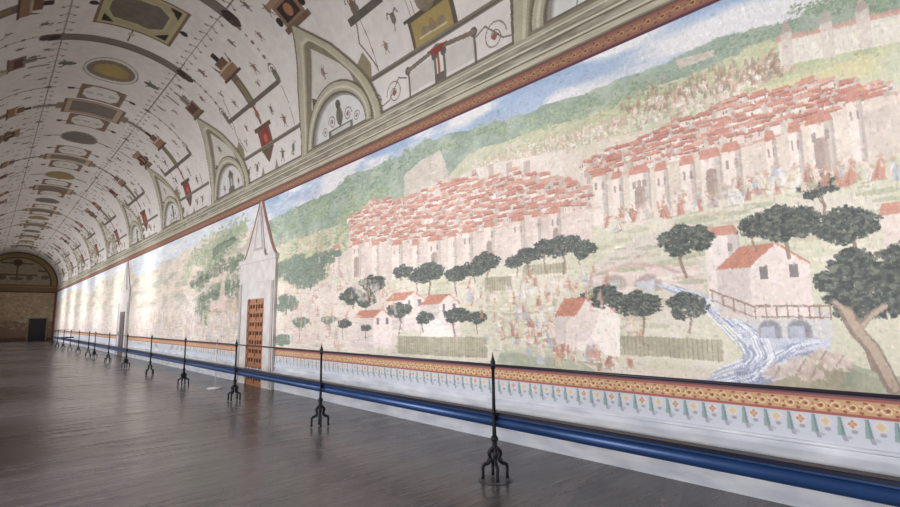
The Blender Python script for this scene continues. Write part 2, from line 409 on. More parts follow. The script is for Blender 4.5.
# curtain wall and towers of the right town
def tower(x, ytop, ybot, wpx, c, gate=0, roof=True, win=2):
    s0, zt = W(x, ytop); s1, _ = W(x + wpx, ytop); zb = W(x, ybot)[1]; a, b = min(s0, s1), max(s0, s1); wd = b - a
    P.poly([(a, zb), (b, zb), (b, zt), (a, zt)], c, .95, c2=[min(v + 8, 255) for v in c], ns=10)
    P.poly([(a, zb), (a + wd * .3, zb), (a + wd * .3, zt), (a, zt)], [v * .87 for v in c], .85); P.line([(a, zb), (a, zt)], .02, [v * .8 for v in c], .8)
    if roof:
        P.poly([(a - wd * .08, zt), (b + wd * .08, zt), (b - wd * .1, zt + .09), (a + wd * .1, zt + .09)], (206, 142, 124), .92)
    for i in range(win):
        x_ = a + wd * (.25 + .5 * i / max(1, win - 1)); ww = min(.02, wd * .09); P.poly([(x_ - ww, zt - .15), (x_ + ww, zt - .15), (x_ + ww, zt - .07), (x_ - ww, zt - .07)], (160, 140, 134), .8)
    if gate:
        m = (a + b) / 2; g = wd * .27; zg = zb + (zt - zb) * gate
        P.poly([(m - g, zb), (m + g, zb), (m + g, zg), (m - g, zg)], (170, 148, 138), .9); P.ell(m, zg, g, g, (170, 148, 138), .9)
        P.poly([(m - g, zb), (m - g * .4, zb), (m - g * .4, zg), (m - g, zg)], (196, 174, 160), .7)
def curtain(px_top, px_bot, c, cs):
    P.poly(Wl(px_top) + Wl(px_bot)[::-1], c, .95, c2=cs, ns=7)
curtain([(592, 184), (640, 172), (690, 160), (740, 148), (800, 130), (832, 112), (905, 92)], [(592, 226), (640, 226), (690, 206), (745, 196), (800, 180), (862, 164), (905, 156)], (228, 212, 200), (220, 202, 190))
P.poly(Wl([(862, 112), (905, 100), (905, 152), (866, 164)]), (206, 190, 180), .9, c2=(216, 202, 190), ns=10)
for args in ((592, 178, 226, 14), (612, 180, 218, 10), (655, 172, 212, 12), (680, 166, 204, 14), (722, 154, 198, 18), (765, 142, 190, 10), (788, 134, 184, 12), (846, 104, 164, 14)):
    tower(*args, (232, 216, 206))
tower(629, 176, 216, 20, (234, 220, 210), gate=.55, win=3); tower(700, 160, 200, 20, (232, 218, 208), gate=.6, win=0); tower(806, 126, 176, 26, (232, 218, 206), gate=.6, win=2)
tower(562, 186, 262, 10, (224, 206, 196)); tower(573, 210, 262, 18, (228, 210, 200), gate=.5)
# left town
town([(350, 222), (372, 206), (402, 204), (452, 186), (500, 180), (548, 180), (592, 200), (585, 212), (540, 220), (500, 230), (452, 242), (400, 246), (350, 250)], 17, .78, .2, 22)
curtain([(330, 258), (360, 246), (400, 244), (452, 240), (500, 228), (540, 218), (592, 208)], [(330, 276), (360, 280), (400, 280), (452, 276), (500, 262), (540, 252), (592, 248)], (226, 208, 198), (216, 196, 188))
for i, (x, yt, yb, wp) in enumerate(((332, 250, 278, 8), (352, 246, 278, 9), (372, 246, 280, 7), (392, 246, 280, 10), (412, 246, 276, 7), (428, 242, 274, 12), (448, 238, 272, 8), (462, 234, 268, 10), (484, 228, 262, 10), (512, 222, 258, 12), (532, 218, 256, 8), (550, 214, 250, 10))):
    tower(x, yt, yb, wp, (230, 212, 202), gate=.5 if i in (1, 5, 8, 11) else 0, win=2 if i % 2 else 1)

# meadows in front of the towns
P.poly(ridge([(266, 290), (300, 282), (330, 276), (400, 280), (452, 274), (500, 262), (540, 252), (585, 250), (600, 226), (640, 224), (690, 206), (745, 196), (800, 180), (862, 164), (905, 154), (1040, 110)]),
       (206, 204, 178), .95, wob=.02, c2=(226, 214, 200), ns=2.6, seed=31)
P.poly(ridge([(590, 268), (620, 245), (680, 228), (740, 208), (800, 192), (905, 166), (1040, 130)]), (204, 204, 172), .7, c2=(220, 210, 196), ns=3, seed=33, wob=.03)
# pale road and slopes
P.poly(Wl([(590, 300), (600, 262), (640, 236), (700, 222), (700, 232), (650, 250), (625, 290)]), (224, 206, 196), .85, wob=.02, c2=(212, 200, 190))
P.poly(Wl([(585, 276), (640, 262), (700, 268), (705, 292), (660, 290), (600, 294)]), (226, 200, 192), .9, wob=.015, c2=(230, 212, 204))
def archway(s, z, hw_, h_, c_in, c_low):
    pts = [(s - hw_, z), (s - hw_, z + h_ * .45)] + [(s + hw_ * math.cos(a), z + h_ * .45 + h_ * .55 * math.sin(a)) for a in np.linspace(math.pi, 0, 11)] + [(s + hw_, z)]
    P.poly([(s + (x - s) * 1.16, z + (y - z) * 1.1) for x, y in pts], [min(v + 22, 240) for v in c_in], .9); P.poly(pts, c_in, .95)
    P.poly([(s - hw_ * .5, z), (s - hw_ * .5, z + h_ * .7), (s + hw_ * .9, z + h_ * .62), (s + hw_, z)], c_low, .85)
for x in (614, 648):
    s, z = W(x, 284); archway(s, z - .07, .13, .16, (186, 164, 160), (200, 206, 220))
P.line(Wl([(592, 276), (630, 264), (662, 266), (702, 282)]), .035, (206, 176, 168), .9)
# river
riv = Wl([(650, 282), (690, 290), (726, 302), (762, 324), (776, 336), (832, 338), (828, 352), (804, 354), (792, 372), (766, 385), (690, 381), (732, 372), (746, 356), (740, 338), (716, 318), (684, 298)])
P.poly(riv, (184, 190, 212), .95, wob=.015, c2=(210, 212, 226), ns=9)
q = random.Random(3)
fl = ([(704, 300), (728, 318), (752, 338), (760, 356), (748, 370), (712, 380)], [(822, 345), (796, 350), (780, 362), (764, 374), (732, 381)], [(660, 285), (690, 294), (708, 304)])
for i in range(330):
    pth = fl[0] if i % 10 < 6 else (fl[1] if i % 10 < 9 else fl[2]); t0 = q.uniform(-1, 1); wd_ = (7, 12, 16, 17, 13, 8) if pth is fl[0] else ((7, 8, 11, 10, 7) if pth is fl[1] else (3, 4, 5))
    pp = []
    for k, (x, y) in enumerate(pth):
        n_ = pth[min(k + 1, len(pth) - 1)]; m_ = pth[max(k - 1, 0)]; dx, dy = n_[0] - m_[0], n_[1] - m_[1]; L_ = math.hypot(dx, dy)
        pp.append((x - dy / L_ * t0 * wd_[k], y + dx / L_ * t0 * wd_[k]))
    k0 = q.uniform(0, len(pp) - 1.6); k1 = k0 + q.uniform(.5, 1.5); cu = []
    for u in np.linspace(k0, min(k1, len(pp) - 1.001), 7):
        k = int(u); f_ = u - k; f_ = f_ * f_ * (3 - 2 * f_) * .3 + f_ * .7; cu.append((pp[k][0] * (1 - f_) + pp[k + 1][0] * f_, pp[k][1] * (1 - f_) + pp[k + 1][1] * f_))
    P.line(Wl(cu), q.choice([.006, .009]), q.choice([(128, 138, 172), (232, 234, 242), (146, 154, 184), (236, 238, 244), (160, 166, 192)]), .75)
# foreground banks
P.poly(ridge([(735, 392), (760, 384), (800, 372), (826, 360), (850, 370), (905, 392), (1040, 440)]), (158, 148, 124), .9, wob=.03, c2=(190, 180, 154), ns=6)
P.poly(Wl([(850, 366), (905, 378), (1000, 400), (1000, 430), (905, 400), (840, 386)]), (142, 152, 132), .7, wob=.03, c2=(170, 174, 150))
P.poly(Wl([(500, 352), (530, 346), (572, 356), (596, 372), (520, 372), (496, 362)]), (158, 166, 144), .85, wob=.02, c2=(188, 188, 164))
P.poly(Wl([(610, 366), (720, 372), (690, 380), (600, 374)]), (226, 206, 192), .8, wob=.015)
# rocks
for x, y, r in ((800, 366, .14), (822, 356, .1), (838, 362, .12), (776, 372, .1), (812, 374, .1)):
    s, z = W(x, y); P.poly([(s - r, z - r * .4), (s - r * .5, z + r * .4), (s + r * .2, z + r * .6), (s + r, z - r * .1), (s + r * .8, z - r * .5)], (222, 202, 194), .9, wob=r * .3, ws=8 / r, c2=(196, 174, 162), ns=20); P.line([(s - r * .3, z + r * .4), (s + r * .1, z - r * .3)], .012, (160, 140, 128), .8)
P.poly(Wl([(262, 276), (300, 286), (345, 280), (400, 286), (405, 352), (262, 345)]), (222, 200, 190), .7, wob=.12, c2=(232, 216, 206), ns=4, seed=71)
P.poly(Wl([(490, 300), (560, 286), (620, 300), (620, 362), (500, 352)]), (224, 208, 196), .55, wob=.06, c2=(200, 200, 172), ns=5, seed=72)
q = random.Random(91)
for i in range(420):         # pale tufts, stones and furrows over the fields
    x, y = q.uniform(270, 900), q.uniform(190, 378); s_, z_ = W(x, y)
    if not inpoly(x, y, [(268, 285), (400, 282), (500, 266), (590, 252), (640, 228), (745, 200), (900, 172), (900, 240), (830, 260), (700, 262), (690, 330), (640, 325), (480, 352), (268, 345)]): continue
    k = q.uniform(.03, .1); P.ell(s_, z_, k * 1.6, k * .28, q.choice([(240, 230, 220), (182, 184, 150), (198, 180, 158), (168, 172, 144), (236, 222, 214)]), .55)
# country houses
def farm(x0, x1, yt, yb, ridge_h, side=.45, win=2, roofc=(206, 134, 112), wallc=(232, 214, 208)):
    s0, zb = W(x0, yb); s1, _ = W(x1, yb); zt = W((x0 + x1) / 2, yt)[1]; zb = W((x0 + x1) / 2, yb)[1]
    a, b = max(s0, s1), min(s0, s1)      # a = left in the picture (further), b = right (nearer)
    m = a + (b - a) * side
    P.poly([(a, zb), (m, zb), (m, zt), (a, zt)], [v * .93 for v in wallc], .96)
    P.poly([(m, zb), (b, zb), (b, zt), ((m + b) / 2, zt + ridge_h), (m, zt)], wallc, .96, c2=[min(v + 8, 250) for v in wallc], ns=12)
    rf = [(a, zt), (m, zt), ((m + b) / 2, zt + ridge_h), (a + (b - m) / 2, zt + ridge_h)]
    P.poly(rf, roofc, .95)
    for i in range(9):
        t = i / 8; P.line([(a + (m - a) * t, zt), (a + (b - m) / 2 + ((m + b) / 2 - a - (b - m) / 2) * t, zt + ridge_h)], .008, [v * .84 for v in roofc], .7)
    P.line([(b, zt), ((m + b) / 2, zt + ridge_h)], .02, roofc, .9)
    for i in range(win):
        x_ = m + (b - m) * (.25 + .5 * i / max(1, win - 1)); ww = abs(b - m) * .07
        P.poly([(x_ - ww, zt - .11), (x_ + ww, zt - .11), (x_ + ww, zt + .0), (x_ - ww, zt + .0)], (120, 112, 112), .85)
# stone terrace and farmhouse by the stream, plain square tower behind
tower(704, 238, 306, 34, (232, 218, 212), win=1, roof=True)
P.poly(Wl([(712, 292), (830, 312), (834, 338), (772, 336), (708, 306)]), (222, 218, 214), .95, c2=(208, 204, 204), ns=10)
farm(720, 815, 266, 318, .19, .38)
for x in (770, 800):
    s, z = W(x, 333); archway(s, z - .04, .075, .14, (146, 142, 150), (184, 190, 208))
rail_ = Wl([(710, 290), (752, 306), (830, 306)]); P.line(rail_, .016, (160, 132, 118), .9); P.line([(s, z - .09) for s, z in rail_], .012, (160, 132, 118), .9)
for t in range(12):
    x = 712 + 118 * t / 11; y = 290 + (16 * min(1, (x - 710) / 42)); s, z = W(x, y); P.line([(s, z), (s, z - .1)], .012, (160, 132, 118), .9)
tower(880, 216, 262, 30, (226, 208, 200), win=1)
farm(556, 620, 316, 344, .2, .5, 1); farm(360, 398, 318, 334, .12, .5); farm(385, 425, 300, 330, .12, .5, 2); farm(420, 460, 304, 336, .14, .5, 2); farm(352, 392, 318, 348, .14, .55, 2)
P.poly(Wl([(586, 306), (620, 314), (620, 352), (566, 350), (566, 318)]), (240, 228, 218), .9)
P.poly(Wl([(270, 300), (322, 302), (360, 316), (352, 346), (275, 336)]), (222, 200, 192), .6, wob=.05, c2=(232, 220, 210), ns=5)
P.poly(Wl([(425, 310), (452, 330), (454, 346), (420, 344)]), (240, 232, 222), .9)
# wattle fences
def wattle(px, hgt):
    w_ = Wl(px); P.poly(w_ + [(s, z - hgt) for s, z in w_][::-1], (166, 160, 136), .92, c2=(186, 178, 152), ns=9)
    for (a, az), (b, bz) in zip(w_, w_[1:]):
        n = int(abs(b - a) / .045) + 1
        for i in range(n):
            t = i / n; s = a + (b - a) * t; z = az + (bz - az) * t; P.line([(s, z), (s, z - hgt)], .01, (140, 134, 112), .6)
wattle([(398, 336), (440, 337), (487, 337)], .27); wattle([(620, 336), (660, 337), (722, 340)], .19); wattle([(485, 278), (510, 276), (512, 276)], .18); wattle([(524, 266), (566, 262)], .12)
# trees
def tree(x, y, rpx, hpx, seed, d=(84, 92, 86), l=(126, 134, 118), squash=.74):
    s, z = W(x, y); r = abs(W(x + rpx, y)[0] - s); zr = abs(W(x, y - rpx)[1] - z) * squash; z0 = W(x, y + hpx)[1]
    z0 = max(z0, ZF + .02); zr *= .78 if rpx > 20 else .95
    q = random.Random(seed); bend = q.uniform(-.3, .3) * r
    P.line([(s, z), (s + bend, (z + z0) / 2), (s + bend * .3, z0)], max(.02, r * .12), (150, 128, 112), .9)
    P.line([(s + bend, (z + z0) / 2), (s + r * .4, z)], max(.012, r * .07), (150, 128, 112), .9)
    q.random()
    lobes = [(s, z + zr * .1, .45)] + [(s + r * q.uniform(.5, .8) * math.cos(a), z + zr * (q.uniform(.35, .75) * math.sin(a) + .05), q.uniform(.24, .4)) for a in [k_ * .7 + q.uniform(-.3, .3) for k_ in range(9)]]
    for cx, cy, k in lobes:
        P.poly([(cx + r * k * .74 * math.cos(a), cy + zr * k * .74 * math.sin(a)) for a in np.linspace(0, 6.28, 15)[:-1]], d, .93, wob=r * .22, ws=7 / max(r, .1), c2=[v * .5 + w_ * .5 for v, w_ in zip(d, l)], ns=9 / max(r, .1), seed=seed)
    for cx, cy, k in lobes:
        for i in range(int(40 + 260 * min(r, .6))):
            a2 = q.uniform(0, 6.28); d2 = math.sqrt(q.random()) * k * 1.22
            k2 = q.random() ** 2; c = [d[j] * (1 - k2) + l[j] * k2 for j in range(3)]
            P.ell(cx + r * d2 * math.cos(a2), cy + zr * d2 * math.sin(a2), min(r * q.uniform(.04, .1), .026), min(zr * q.uniform(.04, .09), .016), c, .85)
tr = [(818, 187, 22, 40), (786, 224, 36, 34), (846, 226, 34, 40), (756, 226, 20, 26), (686, 241, 29, 36), (868, 284, 60, 85),
      (605, 298, 20, 22), (640, 304, 24, 30), (686, 306, 20, 26), (562, 246, 17, 28), (582, 250, 13, 24), (546, 248, 13, 24), (528, 256, 13, 20), (515, 262, 10, 16),
      (486, 262, 13, 18), (476, 268, 12, 14), (457, 274, 12, 22), (428, 274, 15, 20), (418, 276, 10, 18), (402, 272, 10, 8), (372, 284, 13, 14), (352, 296, 12, 12), (366, 300, 10, 12),
      (398, 310, 12, 24), (424, 318, 9, 14), (456, 316, 13, 20), (477, 318, 10, 16), (329, 320, 7, 18), (344, 324, 7, 16), (366, 328, 6, 14), (306, 276, 22, 6), (288, 268, 16, 6), (286, 304, 12, 10), (300, 322, 8, 18), (282, 340, 8, 8), (315, 262, 12, 8), (330, 256, 10, 8), (296, 262, 10, 6),
      (905, 250, 16, 60), (960, 300, 50, 80), (590, 300, 12, 16)]
for i, t in enumerate(tr): tree(*t, seed=100 + i, d=(74, 80, 80) if t[0] > 330 else (112, 128, 114), l=(136, 140, 124) if t[0] > 330 else (150, 162, 142))
for dx_, wd_, c_ in ((0, .095, (150, 132, 118)), (1.2, .055, (190, 168, 148))):
    P.line(Wl([(846 + dx_, 312), (856 + dx_, 330), (872 + dx_, 348), (882 + dx_, 366), (893 + dx_, 388)]), wd_, c_, .95)
    P.line(Wl([(857 + dx_, 332), (868 + dx_, 318), (884 + dx_, 306)]), wd_ * .5, c_, .95); P.line(Wl([(846 + dx_, 312), (834 + dx_, 302)]), wd_ * .5, c_, .95)
# country folk as plain dabs of colour
folk = [(206, 144, 126), (232, 226, 220), (186, 192, 202), (222, 200, 164), (190, 136, 120), (236, 216, 204), (232, 222, 212), (204, 190, 172)]
folk2 = [(222, 190, 178), (230, 224, 220), (190, 194, 206), (222, 206, 180), (206, 168, 156), (232, 216, 206), (186, 184, 166)]
dabs((600, 222), (780, 178), 50, folk, .17, 41, (4, 6), 1.5); dabs((760, 178), (900, 170), 24, folk, .17, 42, (4, 6), 1.4)
dabs((500, 300), (600, 350), 120, folk, .19, 43, (50, 22), 1.1, .85); dabs((270, 300), (345, 340), 130, folk, .2, 44, (6, 30), 1.3, .5)
dabs((320, 270), (400, 300), 80, folk, .18, 45, (10, 12), 1.3, .5); dabs((500, 285), (600, 280), 45, folk, .15, 46, (10, 14), 1.2, .6)
dabs((575, 348), (610, 352), 12, folk, .26, 47, (8, 8), 1.3, .9); dabs((270, 250), (330, 240), 100, warm, .16, 48, (6, 10), 1.3, .5)

farm(556, 600, 316, 344, .2, .5, 1)
P.poly(Wl([(590, 306), (620, 314), (620, 358), (606, 356), (586, 330)]), (244, 232, 222), .95); P.poly(Wl([(566, 322), (590, 306), (600, 312), (590, 340), (566, 346)]), (232, 214, 206), .9)
wattle([(620, 336), (660, 337), (722, 340)], .19)
# left painting (beyond the obelisk) and the far ones: pale landscape with woods
def region(s0, s1, seed):
    w_ = P.win(s0, s1, ZF, ZT); i0, i1, j0, j1 = w_; X, Y = P.grid(w_)
    n = fbm(X * .35, Y * 1.6, 5, seed); n2 = fbm(X * 1.2, Y * 5, 4, seed + 5); n3 = fbm(X * 3.5, Y * 9, 3, seed + 9)
    g = ((3.95 - .25 * np.sin(X * .35) - Y) + (n - .5) * 1.1)[..., None]
    skyc = c3(186, 198, 214) * (1 - n2[..., None]) + c3(226, 224, 224) * n2[..., None]
    land = c3(196, 188, 166) * (1 - n3[..., None]) + c3(226, 208, 198) * n3[..., None]
    low = np.clip((2.6 - Y + (n - .5)) * 1.5, 0, 1)[..., None]
    land = land * (1 - low) + (c3(222, 200, 190) * (1 - n3[..., None]) + c3(214, 210, 204) * n3[..., None]) * low
    k = np.clip(g * 4, 0, 1); P.C[j0:j1, i0:i1] = skyc * (1 - k) + land * k
    wood = np.clip((n2 - .52) * 9, 0, 1) * np.clip(g[..., 0] * 3, 0, 1) * np.clip((Y - 1.8) * 2, 0, 1) * .45
    P.blend(w_, wood, (148, 152, 138))
region(12.12, 28.05, 61); region(28.05, Y1, 62)
for pts in ([(240, 262), (215, 268), (196, 282)], [(240, 284), (218, 290), (200, 304)], [(238, 236), (224, 246), (212, 260)], [(200, 310), (206, 318)], [(238, 300), (234, 322)]):
    scatter_line(pts, 34, .2, .42, (104, 122, 104), (140, 152, 128), 3, int(pts[0][1]))
scatter_line([(240, 225), (215, 245), (195, 265)], 40, .25, .5, (140, 154, 126), (186, 190, 160), 10, 77)
for x0, y0, x1, y1 in ((238, 284, 198, 300), (239, 262, 192, 284), (236, 300, 200, 322), (232, 240, 214, 252)):
    for i in range(26):
        t = rnd.random(); s_, z_ = W(x0 + (x1 - x0) * t, y0 + (y1 - y0) * t + rnd.uniform(-1.5, 1.5)); P.ell(s_, z_, rnd.uniform(.15, .4), rnd.uniform(.05, .12), rnd.choice([(96, 112, 98), (112, 128, 108), (126, 138, 116)]), .8)
P.poly(Wl([(210, 300), (236, 296), (236, 330), (210, 332)]), (222, 188, 176), .6, wob=.2)
s, z = W(222, 300); P.poly([(s - .35, z - .3), (s + .35, z - .3), (s, z + 1.0)], (222, 198, 190), .8)
dabs((140, 325), (238, 325), 700, folk2, .3, 78, (4, 12), 1.5, .5); dabs((60, 325), (138, 328), 300, folk2, .4, 79, (2, 6), 1.5, .5)
dabs((130, 300), (238, 290), 240, warm, .3, 80, (4, 26), 1.4, .4); dabs((70, 305), (130, 300), 200, warm, .4, 81, (4, 20), 1.4, .35)

# brush texture: short strokes in slightly shifted local colour, then wavering edges and a mottled, paler tone overall
q = np.random.default_rng(11); w_ = P.win(S[0], Y1, ZF, ZT); j0, j1 = w_[2], w_[3]
for i in range(38000):
    ii = int(q.integers(2, len(S) - 2)); jj = int(q.integers(j0 + 2, j1 - 2)); st = S[ii + 1] - S[ii]
    c = P.C[jj, ii] * q.uniform(.86, 1.12) + q.uniform(-7, 7, 3); L_ = st * q.uniform(1.5, 5); a = q.uniform(-.9, .9) if q.random() < .6 else 1.5
    lz = q.uniform(.010, .035); x, y = S[ii], U[jj]
    P.ell(x, y, L_ if a < 1.4 else st * 1.2, lz * .4 if a < 1.4 else lz, np.clip(c, 60, 245), .45)
sub = P.C[j0:j1].copy(); X, Y = XX[j0:j1], YY[j0:j1]
ii = np.arange(len(S))[None, :] + np.zeros((j1 - j0, 1)); jj = np.arange(j1 - j0)[:, None] + np.zeros((1, len(S)))
kx = ii / 7.0
ii2 = np.clip(np.round(ii + (fbm(kx, Y * 30, 3, 301) - .5) * 2), 0, len(S) - 1).astype(int); jj2 = np.clip(np.round(jj + (fbm(kx, Y * 30, 3, 302) - .5) * 2.5), 0, j1 - j0 - 1).astype(int)
sub = sub[jj2, ii2]
sub += (fbm(ii / 4.0, jj / 4.0, 3, 303)[..., None] - .5) * 14 + (fbm(X * 1.1, Y * 2.2, 3, 304)[..., None] - .5) * 24
m_ = sub.mean(-1, keepdims=True); sub = m_ + (sub - m_) * .84; sub = (sub - 200) * 1.06 + 205; sub = 243 - (243 - sub) * .9
P.C[j0:j1] = sub

# painted borders: top band, bottom gold band, flowered strip
def hband(z0, z1, c, a=1):
    w_ = P.win(P.S[0], P.S[-1], z0, z1); i0, i1, j0, j1 = w_
    X, Y = P.grid(w_); P.blend(w_, ((Y >= z0) & (Y < z1)).astype(float), c, a)
hband(ZT, ZC, (138, 96, 88)); hband(ZT + .045, ZC - .045, (146, 110, 90)); hband(ZT - .02, ZT + .02, (92, 62, 74)); hband(ZC - .02, ZC + .01, (120, 84, 80))
hband(.885, .90, (104, 84, 92)); hband(.86, .885, (168, 104, 100)); hband(.765, .86, (200, 164, 128)); hband(.742, .765, (172, 104, 96)); hband(ZB, .742, (204, 208, 218))
def vines(z0, z1, pitch, fg, bg, s1, lw):
    s = -1.0; i = 0
    while s < s1:
        m = (z0 + z1) / 2; r = (z1 - z0) * .36
        P.ell(s, m, r * .45, r * .42, bg, .9); P.ell(s + pitch / 2, m, r * .2, r * .3, bg, .9)
        pts = [(s + r * 1.0 * math.cos(a) * (1 - a / 9), m + r * math.sin(a) * (1 if i % 2 else -1) * (1 - a / 9)) for a in np.linspace(0, 5.5, 12)]
        P.line(pts, lw, fg, .9); P.line([(s + r, m), (s + pitch - r, m + (r * .6 if i % 2 else -r * .6))], lw, fg, .8)
        P.ell(s + pitch * .5, z0 + .01, .014, .009, bg, .8); P.ell(s + pitch * .25, z1 - .01, .014, .009, bg, .8)
        s += pitch; i += 1
vines(.765, .86, .1, (234, 214, 180), (158, 104, 90), 14, .010); vines(.768, .857, .1, (226, 196, 150), (150, 92, 84), 14, .006)
vines(ZT + .045, ZC - .045, .15, (180, 142, 106), (96, 68, 66), 16, .012)
s = -1.0; i = 0
while s < 27:
    if s < 11 or s > 13.3:
        P.ell(s, .69, .044, .04, (222, 214, 210), .9); P.ell(s, .69, .02, .022, (206, 170, 146) if i % 2 else (214, 194, 158), .9)
        for u in range(4): P.ell(s + .02 * math.cos(u * 1.57), .69 + .022 * math.sin(u * 1.57), .009, .011, (190, 146, 124) if i % 2 else (220, 200, 158), .9)
        t = s + .082; P.poly([(t - .036, .60), (t + .014, .60), (t + .006, .735), (t - .016, .735)], (146, 168, 164), .9)
        P.poly([(t - .036, .60), (t - .014, .60), (t - .006, .735), (t - .016, .735)], (124, 144, 152), .8)
        P.poly([(t - .05, .56), (t - .02, .56), (t - .005, .61), (t - .036, .61)], (158, 158, 170), .8); P.ell(s - .01, .635, .02, .016, (156, 148, 166), .7); P.ell(s + .03, .59, .022, .012, (176, 178, 188), .7)
    s += .165; i += 1
PX = np.full_like(XX, WALL)
wall = grid_mesh('wall_right', np.stack([PX, XX, YY], -1), P.C, paint_mat('fresco_paint')); wall['kind'] = 'structure'
for p_ in (): pass
struct('wall_right_core', B((WALL + .01, Y0, 0), (WALL + .3, Y1 + .2, 5.1)), M_plaster)
struct('wall_right_near', B((WALL, Y0, ZB), (WALL + .01, -1.0, ZC)), M_plaster)

# stone dado: plinth, round moulding, fillet
dado = [(WALL + .3, 0), (WALL - .0, 0), (WALL - .0, .33)]
dado += [(WALL - .004 - .045 * math.sin(math.pi * t / 8), .34 + .10 * t / 8) for t in range(9)]
dado += [(WALL - .0, .445), (WALL - .0, .492), (WALL - .022, .502), (WALL - .022, .522), (WALL, ZB), (WALL + .3, ZB)]
struct('baseboard_right', extrude_y(dado, Y0, Y1), M_stone)
# cornice
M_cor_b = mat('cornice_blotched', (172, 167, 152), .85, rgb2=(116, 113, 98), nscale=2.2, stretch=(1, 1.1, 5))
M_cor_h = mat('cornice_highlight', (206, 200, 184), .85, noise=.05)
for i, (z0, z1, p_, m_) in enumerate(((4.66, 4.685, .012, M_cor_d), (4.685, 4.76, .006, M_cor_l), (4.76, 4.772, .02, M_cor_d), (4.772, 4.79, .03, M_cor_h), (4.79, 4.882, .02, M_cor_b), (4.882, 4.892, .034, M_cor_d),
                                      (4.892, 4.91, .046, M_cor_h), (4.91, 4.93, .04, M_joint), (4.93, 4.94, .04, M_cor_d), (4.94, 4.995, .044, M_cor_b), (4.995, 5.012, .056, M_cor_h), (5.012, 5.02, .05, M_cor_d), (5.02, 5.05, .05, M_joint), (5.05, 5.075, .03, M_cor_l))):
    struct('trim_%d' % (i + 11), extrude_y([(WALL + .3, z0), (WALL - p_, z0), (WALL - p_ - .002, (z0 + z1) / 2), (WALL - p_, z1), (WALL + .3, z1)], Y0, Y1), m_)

# ------------------------------------------------------------------ painted barrel vault, in (distance, angle in degrees)
def vault_cols():
    s = [Y0, 0.0, 1.5]
    while s[-1] < Y1: s.append(s[-1] + .009 * (1 + (s[-1] / 8) ** 2))
    s[-1] = Y1; return np.array(s)
VS = vault_cols(); VU = np.concatenate([np.arange(0, 60, .2), np.arange(60, 110, .3), np.arange(110, 150, .5), np.arange(150, 181, 3.0)]); VU[-1] = 180
V = Painter(VS, VU); AS = .0513          # metres per degree
VX, VY = np.meshgrid(VS, VU)
n = fbm(VX * .8, VY * AS * .8, 4, 90)[..., None]; V.C[:] = c3(220, 212, 207) * (1 - n) + c3(204, 196, 191) * n
DG, GR, OL, BR, DK, RD, YE, GN = (104, 94, 84), (140, 132, 122), (176, 168, 138), (128, 92, 72), (62, 50, 46), (150, 62, 52), (176, 146, 62), (104, 104, 84)
def ml(p, wd, c, a=1, h=None): V.line(p, wd, c, a, asp=AS, h=h)
def ve(s, t, r, c, a=1, ar=1.0): V.ell(s, t, r, r / AS * ar, c, a)
def both(f):             # paint on the right flank and mirrored on the left one
    f(lambda t: t); f(lambda t: 180 - t)
def spiral(s, t, r, d, c, wd=.018, turns=1.6):
    pts = []
    for i in range(34):
        a = i / 33 * turns * 6.28; rr = r * (1 - i / 40)
        pts.append((s + d * rr * math.cos(a), t + rr / AS * math.sin(a)))
    ml(pts, wd, c, .85); ve(s, t, r * .22, RD if r > .12 else c, .8)
def grot(s, t, sz, seed):   # a small painted grotesque: body, wings, stalk
    q = random.Random(seed); c = q.choice([BR, GN, DG, (136, 110, 98), (110, 92, 88)]); k = q.randrange(3)
    ve(s, t, sz * .3, c, .85, 1.4)
    if k == 0:
        for d in (-1, 1): ml([(s, t + sz * .2 / AS), (s + d * sz * .5, t + sz * .55 / AS), (s + d * sz * .65, t + sz * .2 / AS)], sz * .13, c, .8)
        ml([(s, t - sz * .3 / AS), (s + sz * .25, t - sz * .9 / AS)], sz * .1, c, .8)
    elif k == 1:
        ve(s + sz * .1, t + sz * .5 / AS, sz * .15, (170, 130, 110), .8); ml([(s - sz * .5, t + sz * .1 / AS), (s + sz * .6, t + sz * .35 / AS)], sz * .1, c, .8)
        ml([(s, t), (s - sz * .3, t - sz * .8 / AS)], sz * .13, c, .8); ml([(s, t), (s + sz * .35, t - sz * .7 / AS)], sz * .11, c, .8)
    else:
        for j in range(4):
            a = q.uniform(0, 6.28); ml([(s, t), (s + sz * .7 * math.cos(a), t + sz * .7 / AS * math.sin(a))], sz * .1, c, .8)
        ve(s, t - sz * .6 / AS, sz * .14, c, .8)
def rect(s0, s1, t0, t1, c, a=1, h=None): V.poly([(s0, t0), (s1, t0), (s1, t1), (s0, t1)], c, a, h=h)

LS = [2.42, 8.45, 14.45, 20.45, 26.45, 32.5, 38.5, 44.5, 50.5, 56.5]
MS = [5.43, 11.72, 18.2, 24.45, 30.5, 36.8, 42.8, 48.8, 54.8]
# lines along the hall beside the crown
def long_lines(f):
    for i in range(int(Y1 / .12)):
        s = i * .12; k = (s + .4) % 6.1
        ml([(s, f(66.5)), (s + .12, f(66.5))], .035 if 1 < k < 4.6 else .02, BR if k < 3 else DG, .8)
        if i % 3 == 0 and s < 30:
            for d in (-1, 1): ml([(s, f(66.5)), (s + .08, f(66.5 + d * 2.2))], .025, GN, .7); ve(s + .08, f(66.5 + d * 2.4), .035, GN, .75)
    for m in MS:
        for d in (-1.57, 1.57): ve(m + d, f(66.5), .09, DG, .9)
both(long_lines)

